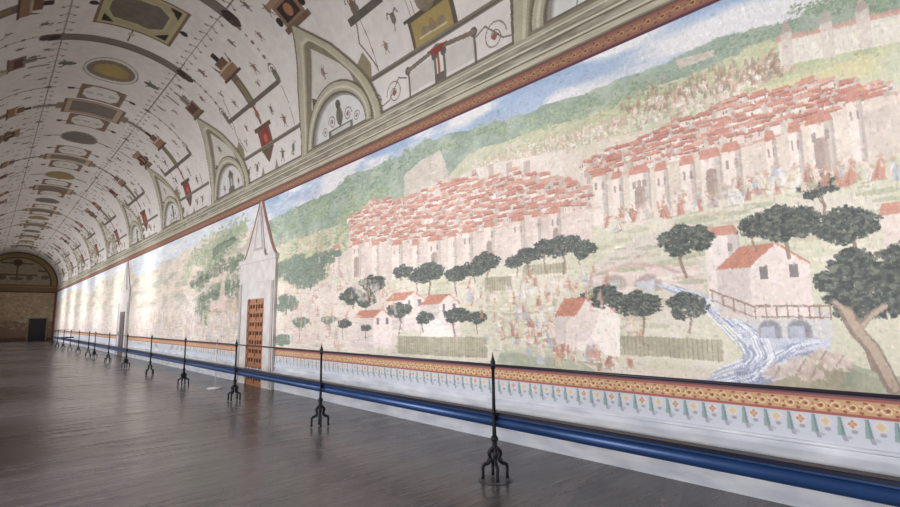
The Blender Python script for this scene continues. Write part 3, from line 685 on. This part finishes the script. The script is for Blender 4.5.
def crown(m, kind):
    c = 90 - .2
    if kind == 1:
        h, t0, t1 = .85, 74.8, 104.6
        rect(m - h, m + h, t0, t1, (130, 96, 76)); rect(m - h + .07, m + h - .07, t0 + 1.3, t1 - 1.3, (176, 164, 116)); rect(m - h + .14, m + h - .14, t0 + 2.8, t1 - 2.8, (170, 154, 118))
        P8 = [(m - .30, 80.5), (m + .30, 80.5), (m + .52, 85), (m + .46, 98), (m + .2, 100.5), (m - .2, 100.5), (m - .46, 98), (m - .52, 85)]
        V.poly([(a + (a - m) * .14, c + (b - c) * 1.1) for a, b in P8], (176, 168, 120)); V.poly(P8, (112, 98, 88))
        for sx in (-1, 1):
            for st, tt in ((-1, t0 + 2.8), (1, t1 - 2.8)):
                V.poly([(m + sx * .70, tt), (m + sx * .36, tt), (m + sx * .70, tt - st * 4.6)], DK)
            ml([(m + sx * .86, c), (m + sx * 1.4, c)], .04, DG); ve(m + sx * 1.05, c, .07, OL)
        for st in (t0 - 1.6, t1 + 1.6): ve(m, st, .09, DK)
        return
    h = .66 if kind == 2 else .5
    t0, t1 = 74.6, 104.6
    rect(m - h, m + h, t0, t1, (122, 98, 78)); rect(m - h + .08, m + h - .08, t0 + 1.5, t1 - 1.5, (178, 152, 122)); rect(m - h + .2, m + h - .2, t0 + 4, t1 - 4, (132, 100, 82)); 
    rect(m - h + .23, m + h - .23, t0 + 4.6, t1 - 4.6, (120, 108, 98))
    for t in (t0 - 1.2, t1 + 1.2): rect(m - .28, m + .28, t - 1.6, t + 1.6, (140, 118, 92))
    for d in (-1, 1):           # small white framed fields either side with lamp brackets
        a, b = m + d * (h + .06), m + d * (h + 1.25); lo, hi = min(a, b), max(a, b)
        rect(lo, hi, 79.6, 98.8, (136, 98, 78)); rect(lo + .1, hi - .1, 81, 97.6, (206, 200, 190))
        e = [(lo + .28, 81), (hi - .28, 81)]
        for t in (81, 97.6): V.poly([(lo + .1, t), (lo + .4, t), (lo + .1, t + (3 if t < 90 else -3))], DG, .8); V.poly([(hi - .1, t), (hi - .4, t), (hi - .1, t + (3 if t < 90 else -3))], DG, .8)
        for t in (84.5, 90, 95): ve((lo + hi) / 2, t, .09, (160, 158, 146), .8)
        for t, s_ in ((79.6, -1), (98.8, 1)):
            ml([((lo + hi) / 2 + d * .2, t), ((lo + hi) / 2 + d * .2, t + s_ * 4.5)], .045, DG); ve((lo + hi) / 2 + d * .2, t + s_ * 4.8, .085, DK); rect(lo, hi, min(t, t + s_ * .9), max(t, t + s_ * .9), BR, .8)
def eye(m, kind):
    if kind == 1:
        V.ell(m, 90.2, .80, 11.8, (128, 120, 112)); V.ell(m, 90.2, .76, 11.3, (206, 200, 190)); V.ell(m, 90.2, .62, 10.4, (132, 118, 96)); V.ell(m, 90.2, .40, 7.6, (168, 140, 76)); V.ell(m, 90.2, .3, 5.5, (178, 146, 70), .8)
        for t in (72, 108.5):
            ve(m - .1, t, .12, GN, .9, 1.5); ml([(m - .1, t - 3.5), (m - .1, t + 3.5)], .05, GN)
            for d in (-1, 1): ml([(m - .1, t), (m - .1 + d * .22, t + 2)], .04, GN)
    else:
        V.ell(m, 89.5, .72, 10.4, (138, 130, 112)); V.ell(m, 89.5, .62, 9.4, (116, 108, 98) if kind == 2 else (150, 128, 70))
        for t, s_ in ((79, -1), (100, 1)): ml([(m, t), (m, t + s_ * 9)], .04, DG); ve(m, t + s_ * 6, .08, DG)
for i, m in enumerate(MS): crown(m, 1 if i == 1 else (2 if i % 2 == 0 else 3))
eye(15.05, 1); eye(8.5, 1)
for i, m in enumerate((21.45, 27.6, 33.8, 39.8, 45.8, 51.8)): eye(m, 2 + i % 2)
# cross bands over the vault
for s in (13.38, 10.1):
    for j in range(63 * 2, 118 * 2):
        t = j / 2; rect(s - .17, s + .17, t, t + .55, (122, 108, 102)); 
    for d in (-1, 1): rect(s - .17 if d < 0 else s + .12, s - .12 if d < 0 else s + .17, 63, 118, (108, 94, 88), .8)
    for t in (63, 118): ve(s, t, .17, DK, .9, 1.3)
for m in (18.2, 24.45, 30.5, 36.8, 42.8):
    for a, b in ((60, 73), (106, 119)): rect(m - .11, m + .11, a, b, (128, 116, 106))
for s in (15.0, 21.3, 27.4, 33.6, 39.8, 46):
    for a, b in ((57, 64), (116, 124)): ml([(s, a), (s, b)], .07, GN, .8)
def flank(f):
    for i, m in enumerate(MS):
        near = m < 22
        # bracket canopy, stem, long bar and cartouche
        rect(m - .42, m + .42, *sorted((f(49), f(52.5))), (146, 106, 80)); rect(m - .34, m + .34, *sorted((f(52.5), f(53.6))), (186, 158, 124)); rect(m - .26, m + .26, *sorted((f(53.6), f(57))), (120, 84, 66))
        V.poly([(m - .4, f(52.6)), (m - .45, f(58)), (m - .3, f(53))], BR); V.poly([(m + .4, f(52.6)), (m + .45, f(58)), (m + .3, f(53))], BR)
        rect(m - .1, m + .1, *sorted((f(57), f(60.5))), DK); rect(m - .5, m + .5, *sorted((f(48), f(49.2))), (96, 66, 56))
        rect(m - .17, m + .17, *sorted((f(33), f(48))), (112, 98, 84)); rect(m - .09, m + .09, *sorted((f(34), f(46))), (138, 122, 80), .8)
        ml([(m, f(33)), (m, f(25))], .09, BR); ve(m, f(29), .1, (150, 120, 90))
        rect(m - .05, m + .05, *sorted((f(25), f(34))), RD, .5)
        if i == 0:
            for a, b in ((m - 1.75, m - .75), (m + .85, m + 1.85)): rect(a, b, *sorted((f(33), f(35.6))), (98, 90, 84))
            rect(m - .52, m + .52, *sorted((f(13.6), f(24))), (98, 88, 72)); rect(m - .44, m + .44, *sorted((f(14.8), f(22.6))), (166, 142, 78)); rect(m - .6, m + .6, *sorted((f(23.2), f(24.2))), (92, 84, 70))
            for d in (-.2, 0, .18): ve(m + d, f(18), .09, (132, 112, 98), .7, .8); ml([(m - .3, f(16.6)), (m + .32, f(16.8))], .03, (196, 178, 140), .8); ve(m, f(19.5), .05, (160, 110, 84), .7)
            for d in (-.4, -.3, .3, .4): ml([(m + d, f(24)), (m + d, f(33))], .02, RD, .7)
            ve(m, f(27), .22, (128, 112, 88), .9)
        else:
            rect(m - 1.5, m + 1.6, *sorted((f(33.4), f(35.4))), (104, 94, 86))
            rect(m - .34, m + .34, *sorted((f(12), f(23))), (116, 84, 66)); rect(m - .24, m + .24, *sorted((f(13.5), f(21.6))), (158, 56, 50)); rect(m - .46, m + .46, *sorted((f(22), f(24))), (104, 78, 64))
            V.poly([(m - .3, f(12)), (m + .3, f(12)), (m + .12, f(8)), (m, f(6)), (m - .12, f(8))], (110, 84, 70)); ve(m, f(17.5), .1, (196, 96, 70))
        # dotted chains framing the bay
        for d in (-1.55, 1.55):
            for j in range(9): t = 35 + j * 3.4; ml([(m + d, f(t)), (m + d, f(t + 3.4))], .018, DG, .7); ve(m + d, f(t), .05 if j % 2 else .035, BR, .9)
            ve(m + d, f(36.5), .1, GN, .9, 1.6); spiral(m + d, f(39.5), .15, 1, DG, .025)
            ml([(m + d, f(33)), (m + d * .97, f(15))], .02, BR, .8)
        # foot band and strip between lunettes
        rect(m - 2.1, m + 2.1, *sorted((f(13.2), f(15))), (126, 116, 104)); rect(m - 2.1, m + 2.1, *sorted((f(13.6), f(14.2))), (106, 92, 80))
        rect(m - 1.75, m + 1.7, *sorted((f(0), f(1.5))), (120, 110, 98))
        if i == 0:
            for a in (-.75, .1): rect(m + a, m + a + .62, *sorted((f(2.5), f(9.5))), (196, 190, 182)); 
            for a in (-.78, -.13, .08, .74): ml([(m + a, f(1.5)), (m + a, f(9.8))], .045, DG, .9); ve(m + a, f(9.8), .07, DG)
            ml([(m - .78, f(9.8)), (m - .2, f(11)), (m, f(12)), (m + .2, f(11)), (m + .76, f(9.8))], .07, (126, 110, 96)); V.poly([(m - .25, f(12)), (m + .25, f(12)), (m, f(9.5))], (156, 60, 56)); ml([(m, f(10)), (m, f(4))], .05, RD, .8); rect(m - .1, m + .1, *sorted((f(1.5), f(4))), DG)
            for d in (-1, 1):
                for k, (a, r) in enumerate(((1.15, .22), (1.65, .15))): spiral(m + d * a, f(5.5), r, d, (124, 112, 106), .02)
                ml([(m + d * .8, f(8)), (m + d * 1.0, f(9.5)), (m + d * 1.3, f(4)), (m + d * 1.55, f(3))], .025, (124, 112, 106))
        else:
            for a in (-1.3, -.75, .75, 1.3): grot(m + a, f(6.5), .24, int(m * 10 + a * 7))
            for a in (-.4, .4): V.poly([(m + a - .1, f(1.5)), (m + a + .1, f(1.5)), (m + a, f(6))], GR)
        q = random.Random(int(m * 7))
        for a, t in ((-.9, 58), (.95, 59), (-1.0, 45), (1.0, 46), (-.75, 27), (.8, 27), (-1.1, 20), (1.15, 21), (-1.9, 52), (2.0, 51), (-.7, 39), (.75, 39.5), (-2.3, 62), (2.3, 62), (-2.7, 56), (2.6, 57)):
            grot(m + a + q.uniform(-.05, .05), f(t), q.uniform(.14, .24), int(m * 100 + t * 3 + a * 10))
        if not near:
            for a in (-.5, .5): ve(m + a, f(37), .16, GN, .8); rect(m + a - .12, m + a + .12, *sorted((f(8), f(11))), (120, 92, 78), .8)
    for i, L in enumerate(LS):
        # framed picture above the lunette tip
        if i % 2 == 1:
            rect(L - .3, L + .46, *sorted((f(46.5), f(56))), (140, 108, 84)); rect(L - .2, L + .36, *sorted((f(48), f(54))), (70, 48, 44)); rect(L - .4, L + .56, *sorted((f(55.2), f(57.4))), (160, 122, 92)); rect(L - .4, L + .56, *sorted((f(44.8), f(47))), (120, 88, 72))
            ve(L + .08, f(51), .12, (176, 116, 80), .9); ve(L - .38, f(50), .09, DK); ve(L + .54, f(50), .09, DK)
            for d in (-.2, .05, .3): ml([(L + d, f(57.4)), (L + d, f(60))], .03, (170, 90, 80))
        else:
            rect(L - .26, L + .42, *sorted((f(47), f(54))), (132, 100, 80)); rect(L - .18, L + .34, *sorted((f(49), f(53))), (96, 64, 54)); ve(L + .08, f(56), .16, GR); ml([(L + .08, f(54)), (L + .08, f(62))], .07, GN)
            rect(L - .34, L + .5, *sorted((f(46), f(47.4))), (112, 84, 68))
        g = [(0, 1.55), (5, 1.52), (14, 1.385), (20.5, 1.2), (27, .965), (33, .7), (38, .45), (43.5, .18), (46.5, .06)]
        def o(t): return float(np.interp(t, [0, 5, 14, 20.5, 27, 33, 45], [0, .03, .115, .17, .215, .2, .25]))
        out = [(L - w_ + o(t), f(t)) for t, w_ in g] + [(L + w_ + o(t), f(t)) for t, w_ in g[::-1]]
        V.poly(out, (112, 100, 82), h=.03)
        def kk(t): return float(np.interp(t, [0, 12, 25, 45], [1.0, 1.3, 1.55, 1.4]))
        def sc_(k, tt):
            g2 = [(t, np.interp(t, [q_[0] for q_ in g], [q_[1] for q_ in g])) for t in list(np.arange(0, tt, 2.5)) + [tt]]
            return [(L - max(w_ - k, 0) + o(t), f(t)) for t, w_ in g2] + [(L + max(w_ - k * kk(t), -w_ + k) + o(t), f(t)) for t, w_ in g2[::-1]]
        V.poly(sc_(.05, 46), (176, 168, 140), h=.045); V.poly(sc_(.19, 40), (194, 186, 160), h=.045); V.poly(sc_(.24, 38), (164, 156, 126), h=.035)
        V.poly(sc_(.27, 38.5), (132, 122, 100), h=.02)
        tri = [(L + .15, f(35.9)), (L + .44, f(29.4)), (L + .70, f(23.2)), (L + .9, f(17)), (L + .9, f(13)), (L - .8, f(15)), (L - .70, f(21)), (L - .48, f(25.6)), (L - .22, f(29.8))]
        V.poly(tri, (200, 194, 184), h=0.0)
        grot(L + .12, f(26.5), .2, 900 + i)
        V.poly([(L + .88, f(16)), (L + .6, f(18.9)), (L + .78, f(20.5))], (96, 70, 60), .9)
        # the arch of the lunette
        def arch(r, top, b=1.0):
            return [(L + r * math.cos(a), f(b + (top - b) * math.sin(a))) for a in np.linspace(0, math.pi, 25)]
        V.poly(arch(1.24, 21.3), (112, 102, 86), h=.045); V.poly(arch(1.2, 20.7), (176, 168, 140), h=.045); V.poly(arch(1.13, 19.2), (198, 192, 170), h=.05); V.poly(arch(1.08, 18.2), (168, 160, 134), h=.045); V.poly(arch(1.03, 17.3), (112, 100, 88), h=.03)
        V.poly(arch(.99, 16.5, 1.6), (150, 141, 132), h=0); V.poly(arch(.94, 15.8, 2.0), (208, 205, 203), h=-.05)
        if i % 2 == 1:
            ml([(L, f(2.5)), (L, f(14))], .07, (96, 90, 84)); ve(L, f(9), .12, (110, 104, 92), .9, 1.5); ve(L, f(13.4), .09, DG)
            for d in (-1, 1): spiral(L + d * .3, f(8), .14, d, (120, 112, 104), .022); spiral(L + d * .6, f(5.5), .11, d, (130, 120, 112), .02)
            rect(L - .45, L + .45, *sorted((f(2.6), f(5.4))), (118, 108, 100)); rect(L - .36, L + .36, *sorted((f(3.2), f(4.8))), (196, 192, 188))
        else:
            rect(L - .24, L + .24, *sorted((f(2.4), f(5.0))), (120, 106, 98)); rect(L - .16, L + .16, *sorted((f(5), f(11))), (128, 114, 104)); rect(L - .08, L + .08, *sorted((f(5.5), f(9.6))), (176, 168, 160)); V.poly([(L - .22, f(11)), (L + .22, f(11)), (L, f(14.4))], (116, 102, 94))
            for d in (-1, 1): grot(L + d * .55, f(6), .18, 950 + i)
        V.poly([(L - 1.28, f(13.5)), (L - 1.36, f(19)), (L - 1.22, f(24)), (L - .98, f(21.5))], (138, 124, 90), .9); ml([(L - 1.5, f(17)), (L - 1.22, f(27)), (L - 1.6, f(44))], .03, BR)
both(flank)
g_ = V.C.mean(-1, keepdims=True); V.C = g_ + (V.C - g_) * .72
V.C += (fbm(VX * 9, VY * AS * 9, 3, 93)[..., None] - .5) * 16
HR = (1 - V.H / 3.0)
vx = CX + RX * HR * np.cos(np.radians(VY)); vz = ZS + RZ * HR * np.sin(np.radians(VY))
ceil = grid_mesh('ceiling', np.stack([vx, VX, vz], -1), V.C, paint_mat('vault_paint', .9)); ceil['kind'] = 'structure'
bm = bmesh.new(); ra = []; rb = []     # masonry over the vault
for k in range(33):
    t = math.radians(180 * k / 32)
    for L_, yy in ((ra, Y0), (rb, Y1 + .3)): L_.append((bm.verts.new((CX + (RX + .12) * math.cos(t), yy, ZS + (RZ + .12) * math.sin(t))), bm.verts.new((CX + (RX + .4) * math.cos(t), yy, ZS + (RZ + .4) * math.sin(t)))))
for k in range(32):
    bm.faces.new((ra[k][0], ra[k + 1][0], rb[k + 1][0], rb[k][0])); bm.faces.new((ra[k][1], rb[k][1], rb[k + 1][1], ra[k + 1][1]))
    bm.faces.new((ra[k][0], ra[k][1], ra[k + 1][1], ra[k + 1][0])); bm.faces.new((rb[k][0], rb[k + 1][0], rb[k + 1][1], rb[k][1]))
struct('ceiling_masonry', bm, M_plaster)

# ------------------------------------------------------------------ far end wall, painted
EX = np.linspace(LEFT, WALL, 420); EZ = np.linspace(0, 8.1, 560)
E_ = Painter(EX, EZ); X, Y = np.meshgrid(EX, EZ)
n = fbm(X * 1.2, Y * 2.0, 5, 200)[..., None]; n2 = fbm(X * 4, Y * 6, 4, 210)[..., None]
E_.C[:] = c3(150, 132, 112) * (1 - n) + c3(186, 166, 138) * n
E_.C += (n2 - .5) * 36
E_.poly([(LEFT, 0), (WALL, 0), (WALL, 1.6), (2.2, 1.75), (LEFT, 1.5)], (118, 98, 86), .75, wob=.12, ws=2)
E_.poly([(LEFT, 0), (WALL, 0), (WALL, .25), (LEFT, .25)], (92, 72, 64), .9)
dabs_q = random.Random(5)
for i in range(500):
    x, z = dabs_q.uniform(LEFT, WALL), dabs_q.uniform(1.0, 4.3); E_.ell(x, z, dabs_q.uniform(.03, .14), dabs_q.uniform(.03, .12), dabs_q.choice([(196, 176, 146), (128, 104, 88), (150, 134, 108), (176, 150, 124)]), .5)
E_.poly([(LEFT, 4.4), (WALL, 4.4), (WALL, 5.05), (LEFT, 5.05)], (120, 98, 78)); E_.line([(LEFT, 4.42), (WALL, 4.42)], .12, (92, 66, 56)); E_.line([(LEFT, 4.9), (WALL, 4.9)], .1, (140, 118, 92)); E_.line([(LEFT, 5.05), (WALL, 5.05)], .07, (96, 78, 64))
E_.poly([(4.68, 0), (WALL, 0), (WALL, 4.4), (4.68, 4.4)], (120, 74, 60))
for r0, r1, c in ((1.0, .96, (96, 80, 62)), (.96, .84, (140, 122, 92)), (.84, .80, (84, 68, 54))):
    pts = [(CX + RX * r0 * math.cos(a), 5.07 + RZ * r0 * math.sin(a)) for a in np.linspace(0, math.pi, 40)]; pts += [(CX + RX * r1 * math.cos(a), 5.07 + RZ * r1 * math.sin(a)) for a in np.linspace(math.pi, 0, 40)]
    E_.poly(pts, c)
E_.poly([(CX + RX * .8 * math.cos(a), 5.1 + RZ * .8 * math.sin(a)) for a in np.linspace(0, math.pi, 40)], (160, 146, 128), c2=(146, 132, 114))
for a, b in (((CX - .1, 5.5), (CX - .1, 7.2)), ((CX - 1.5, 5.95), (CX + 1.3, 5.95)), ((CX - 1.2, 7.0), (CX + 1.0, 7.0)), ((CX + 1.4, 6.4), (CX + 2.0, 6.35)), ((CX - 2.0, 6.4), (CX - 1.4, 6.4))): E_.line([a, b], .14, (96, 80, 68), .9)
E_.ell(CX - .1, 7.05, .34, .3, (86, 66, 56)); E_.ell(CX - 1.1, 5.7, .3, .25, (112, 92, 78)); E_.ell(CX + .8, 5.7, .24, .22, (112, 92, 78)); E_.ell(CX + 1.9, 5.8, .3, .2, (112, 96, 80)); E_.ell(CX - .1, 5.6, .5, .12, (104, 86, 72))
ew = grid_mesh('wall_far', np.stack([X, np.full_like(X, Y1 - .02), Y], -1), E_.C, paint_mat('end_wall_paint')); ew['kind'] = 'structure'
struct('wall_far_core', B((LEFT - .3, Y1, 0), (WALL + .3, Y1 + .3, 8.5)), M_plaster)
struct('wall_near', B((LEFT - .3, Y0 - .3, 0), (WALL + .3, Y0, 8.5)), M_plaster)
d = thing('door', 'dark double door in the brown painted end wall', 'door', (3.62, Y1 - .02, 0))
d['kind'] = 'structure'; d.name = 'door_3'
del d['label']; del d['category']
for s_ in (-1, 1): obj('door_leaf', B((min(0, s_ * .62), -.06, 0), (max(0, s_ * .62), -.005, 1.98), .01), M_dark, d)
for s_ in (-1, 1): obj('door_jamb', B((s_ * .62 if s_ > 0 else -.72, -.08, 0), (.72 if s_ > 0 else -.62, 0, 2.08)), M_cor_d, d)
obj('door_lintel', B((-.62, -.08, 1.98), (.62, 0, 2.08)), M_cor_d, d)

# ------------------------------------------------------------------ left wall with its window openings
bm = bmesh.new(); edges = [Y0] + sum([[y - .9, y + .9] for y in WINS], []) + [Y1 + .2]
for a, b in zip(edges[::2], edges[1::2]): box(bm, (LEFT - .9, a, 0), (LEFT, b, ZS + .02))
for y in WINS: box(bm, (LEFT - .9, y - .9, 0), (LEFT, y + .9, .85)); box(bm, (LEFT - .9, y - .9, 3.75), (LEFT, y + .9, ZS + .02))
struct('wall_left', bm, M_plaster)
for i, y in enumerate(WINS):
    bm = bmesh.new(); x = LEFT - .62
    for a, b in (((x, y - .9, .85), (x + .07, y + .9, .93)), ((x, y - .9, 3.67), (x + .07, y + .9, 3.75)), ((x, y - .9, .85), (x + .07, y - .82, 3.75)), ((x, y + .82, .85), (x + .07, y + .9, 3.75)), ((x, y - .04, .85), (x + .07, y + .04, 3.75))): box(bm, a, b)
    for z in (1.6, 2.3, 3.0): box(bm, (x + .01, y - .85, z - .02), (x + .06, y + .85, z + .02))
    o = struct('window_%d' % (i + 1), bm, M_frame)

# ------------------------------------------------------------------ carved door and its obelisk surround
def doorcase(name_n, y0, y1, dy0, dy1, h, detail):
    """y0..y1 the stucco pedestal, dy0..dy1 the door opening, h its height"""
    ym = (y0 + y1) / 2; xo = WALL - .065
    bm = bmesh.new()
    box(bm, (xo, y0, 0), (WALL, dy0, 2.95)); box(bm, (xo, dy1, 0), (WALL, y1, 2.95)); box(bm, (xo, dy0, h), (WALL, dy1, 2.95))
    box(bm, (xo - .03, y0 - .05, 2.95), (WALL, y1 + .05, 3.05)); box(bm, (xo - .015, y0 - .02, 2.45), (WALL, y1 + .02, 2.5))
    t = struct('trim_%d' % name_n, bm, M_white)
    # pilaster strips
    bm = bmesh.new()
    for a in (y0 + .05, y1 - .17): box(bm, (xo - .015, a, .02), (xo + .002, a + .12, 2.44))
    obj('pilaster_strip', bm, M_grey, t)
    q = [(1.0, 3.05), (.9, 3.12), (.72, 3.35), (.52, 3.7), (.33, 4.05), (.2, 4.3), (.12, 4.47)]
    hw = (y1 - y0) / 2
    for k, x0, x1, m in ((1.0, WALL - .012, WALL + .0, M_red), (.86, WALL - .02, WALL - .008, M_white)):
        off = (1 - k) * .8
        pts = [(ym - max(w_ * hw - off * (1 if k < 1 else 0), .02), z) for w_, z in q] + [(ym + max(w_ * hw - off * (1 if k < 1 else 0), .02), z) for w_, z in q[::-1]]
        obj('spire_border' if k == 1 else 'spire_field', poly_prism_x(pts, x0, x1), m, t)
    ob = poly_prism_x([(ym - .36, 3.22), (ym + .36, 3.22), (ym + .06, 4.3), (ym, 4.38), (ym - .06, 4.3)], WALL - .035, WALL - .015)
    obj('obelisk', ob, M_grey, t)
    ob = bmesh.new(); box(ob, (WALL - .09, ym - .5, 3.05), (WALL - .04, ym + .5, 3.12)); box(ob, (WALL - .08, ym - .42, 3.12), (WALL - .04, ym + .42, 3.22)); obj('obelisk_base', ob, M_white, t)
    ob = poly_prism_x([(ym - .2, 3.3), (ym + .2, 3.3), (ym + .03, 4.1), (ym - .03, 4.1)], WALL - .045, WALL - .03); obj('obelisk_panel', ob, M_white, t)
    return xo
xo = doorcase(6, 11.05, 13.2, 11.62, 12.62, 2.05, True)
dr = thing('door_1', '', '', (xo + .03, 12.12, 0)); dr['kind'] = 'structure'; del dr['label']; del dr['category']
leaf = obj('door_leaf', B((0, -.49, .0), (.045, .49, 2.04)), M_door, dr)
bm = bmesh.new()
for r in range(9):
    z0 = .12 + r * .212
    if r % 2 == 0: xs = [-.36, -.2, -.04, .12, .28]; ws = .075
    else: xs = [-.36, -.16, .06, .26]; ws = .1
    for x in xs: box(bm, (-.012, x, z0), (.0, x + ws, z0 + .11))
obj('recessed_panels', bm, M_slot, dr)
bm = bmesh.new()
for z in [.0 + .212 * k for k in range(10)]: box(bm, (-.018, -.49, z), (.0, .49, z + .05))
box(bm, (-.018, -.49, 0), (0, -.42, 2.04)); box(bm, (-.018, .42, 0), (0, .49, 2.04)); box(bm, (-.02, -.02, 0), (0, .02, 2.04))
obj('door_rails', bm, M_door, dr)
xo = doorcase(7, 26.9, 29.2, 27.5, 28.55, 2.03, False)
dr = thing('door_2', '', '', (xo - .02, 28.02, 0)); dr['kind'] = 'structure'; del dr['label']; del dr['category']
obj('door_leaf', B((0, -.525, .0), (.06, .525, 2.03), .006), M_door_grey, dr)
bm = bmesh.new()
for z0, z1 in ((.15, .9), (1.0, 1.88)):
    for a in (-.43, .05): box(bm, (-.015, a, z0), (.002, a + .38, z1))
obj('raised_panels', bm, M_door_grey, dr)
obj('door_handle', tube(bmesh.new(), [(-.05, .4, .95), (-.05, .4, 1.1)], .012), M_iron, dr)

# ------------------------------------------------------------------ barrier: wrought iron posts, thin top rail, blue tubular rail
DP = 3.65; RZT = 1.06
GRP = 'wrought iron barrier posts along the painted wall'
def make_post():
    t = thing('barrier_post', 'x', 'barrier post', group=GRP)
    bm = bmesh.new(); lathe(bm, [(.016, .39), (.020, .42), (.018, .45), (.0175, .60), (.016, .75), (.0155, 1.02)], 14); obj('shaft', bm, M_iron, t, True)
    bm = bmesh.new(); lathe(bm, [(.014, .305), (.024, .315), (.028, .328), (.018, .340), (.034, .356), (.038, .372), (.030, .388), (.020, .402)], 16); obj('knot_collar', bm, M_iron, t, True)
    bm = bmesh.new(); lathe(bm, [(.0155, 1.015), (.024, 1.025), (.024, 1.095), (.014, 1.102), (.019, 1.110), (.011, 1.122), (.007, 1.14), (.0015, 1.178)], 14); obj('finial', bm, M_iron, t, True)
    bm = bmesh.new(); lathe(bm, [(.018, .592), (.026, .602), (.026, .617), (.018, .627)], 14); obj('rail_clamp', bm, M_iron, t, True)
    bm = bmesh.new(); box(bm, (.008, -.018, .535), (.034, .018, .585), .003); obj('rail_bracket', bm, M_iron, t)
    path = [(.006, .300), (.012, .275), (.024, .258), (.044, .240), (.054, .222), (.054, .204), (.044, .188), (.037, .174), (.042, .158), (.060, .143), (.084, .134), (.110, .130), (.128, .122), (.136, .104), (.134, .07), (.133, .035), (.139, .010)]
    path = [(r_ * (.86 if r_ > .06 else 1), z_ * 1.1) for r_, z_ in path]
    rad = [.011, .013, .016, .019, .020, .019, .015, .014, .016, .017, .017, .017, .018, .016, .014, .015, .019]
    for k in range(4):
        a = math.radians(45 + 90 * k + 8)
        o = obj('leg', tube(bmesh.new(), [(r * math.cos(a), r * math.sin(a), z) for r, z in path], rad, 8), M_iron, t, True)
        bm = bmesh.new()      # inward curl at the knee
        cu = [(.048 + .022 * math.cos(u) * (1 - u / 9), .179 + .018 * math.sin(u) * (1 - u / 9)) for u in np.linspace(-1.2, 3.6, 9)]
        tube(bm, [(r * math.cos(a), r * math.sin(a), z) for r, z in cu], .006, 6)
        obj('scroll', bm, M_iron, o, True)
    return t
def dup(root, loc, rz):
    r = root.copy(); col.objects.link(r); r.location = loc; r.rotation_euler = (0, 0, rz)
    for ch in list(root.children):
        c = ch.copy(); col.objects.link(c); c.parent = r
        for g in ch.children:
            e = g.copy(); col.objects.link(e); e.parent = c
    return r
posts = [3.35 + 3.375 * k for k in range(8)] + [28.75, 32.1, 35.5, 38.8, 42.1, 45.4]
ORD = ['nearest and largest black iron barrier post, standing on the round dark floor plate', 'second nearest black iron barrier post, right of the carved orange door', 'black iron barrier post standing just left of the carved orange door', 'black iron barrier post left of the thin white-based stand', 'fifth nearest black iron barrier post, between the white-based stand and the grey door',
       'black iron barrier post seen against the right edge of the grey door', 'first black iron barrier post to the left of the grey door', 'right-hand post of the close pair left of the grey door', 'left-hand post of the close pair left of the grey door', 'first single barrier post beyond the close pair of posts', 'second single barrier post beyond the close pair of posts', 'third single barrier post beyond the close pair of posts', 'fourth single barrier post beyond the close pair of posts', 'farthest barrier post, at the corner where the barrier ends']
p0 = make_post()
for i, y in enumerate(posts):
    o = p0 if i == 0 else dup(p0, (0, 0, 0), 0)
    o.location = (DP, y, 0); o.rotation_euler = (0, 0, math.radians([0, 14, -9, 6, -12, 10][i % 6])); o['label'] = ORD[i]
for o in list(bpy.data.objects):
    if o.name.startswith('rail_bracket') or o.name.startswith('finial'): pass
ye = posts[-1]
bm = bmesh.new(); tube(bm, [(DP, -2.4, RZT), (DP, 10, RZT), (DP, 25, RZT), (DP, ye - .01, RZT), (DP + .02, ye, RZT), (WALL - .01, ye + .02, RZT)], .0125, 8)
tag(obj('top_rail', bm, M_rail, None, True), 'thin dark top rail running through all the barrier posts', 'railing')
rl = thing('blue_rail', 'thick glossy blue tubular rail with navy top channel, fixed behind the barrier posts', 'railing', (DP + .087, 0, .545))
xb = 0.0
bm = bmesh.new(); tube(bm, [(0, -2.4, -.03), (0, 10, -.03), (0, 25, -.03), (0, ye, -.03), (WALL - DP - .09, ye + .02, -.03)], .05, 20); obj('tube', bm, M_blue, rl, True)
prof = [(-.03, .02), (-.05, .034), (-.05, .060), (-.045, .066), (.05, .066), (.055, .034), (.03, .02)]
obj('top_channel', extrude_y(prof, -2.4, ye + .04), M_navy, rl)
obj('lip', extrude_y([(-.0535, .026), (-.0535, .036), (.0, .036), (.0, .026)], -2.4, ye + .04), M_blue, rl)

# thin stand with a white disc foot, between barrier and wall
st = thing('information_stand', 'thin pale stand with a flat white disc foot, behind the barrier by the carved door', 'stand', (3.985, 12.24, 0))
obj('foot', lathe(bmesh.new(), [(.17, 0), (.175, .006), (.17, .016), (.03, .03)], 32), M_disc, st, True)
obj('pole', lathe(bmesh.new(), [(.012, .028), (.012, 1.06)], 12), M_disc, st, True)
obj('head', lathe(bmesh.new(), [(.010, 1.05), (.016, 1.06), (.016, 1.10), (.008, 1.11)], 12), M_disc, st, True)
obj('collar', lathe(bmesh.new(), [(.010, .80), (.022, .81), (.022, .88), (.010, .89)], 12), M_disc, st, True)
tag(obj('floor_plate', lathe(bmesh.new(), [(.165, 0.0), (.165, .003), (.155, .005)], 40), M_floor_disc), 'round dark flat floor plate under the nearest barrier post', 'floor plate').location = (DP, posts[0], 0)  # dark round patch at the post's feet, built as a thin disc
p0.location.z = .005
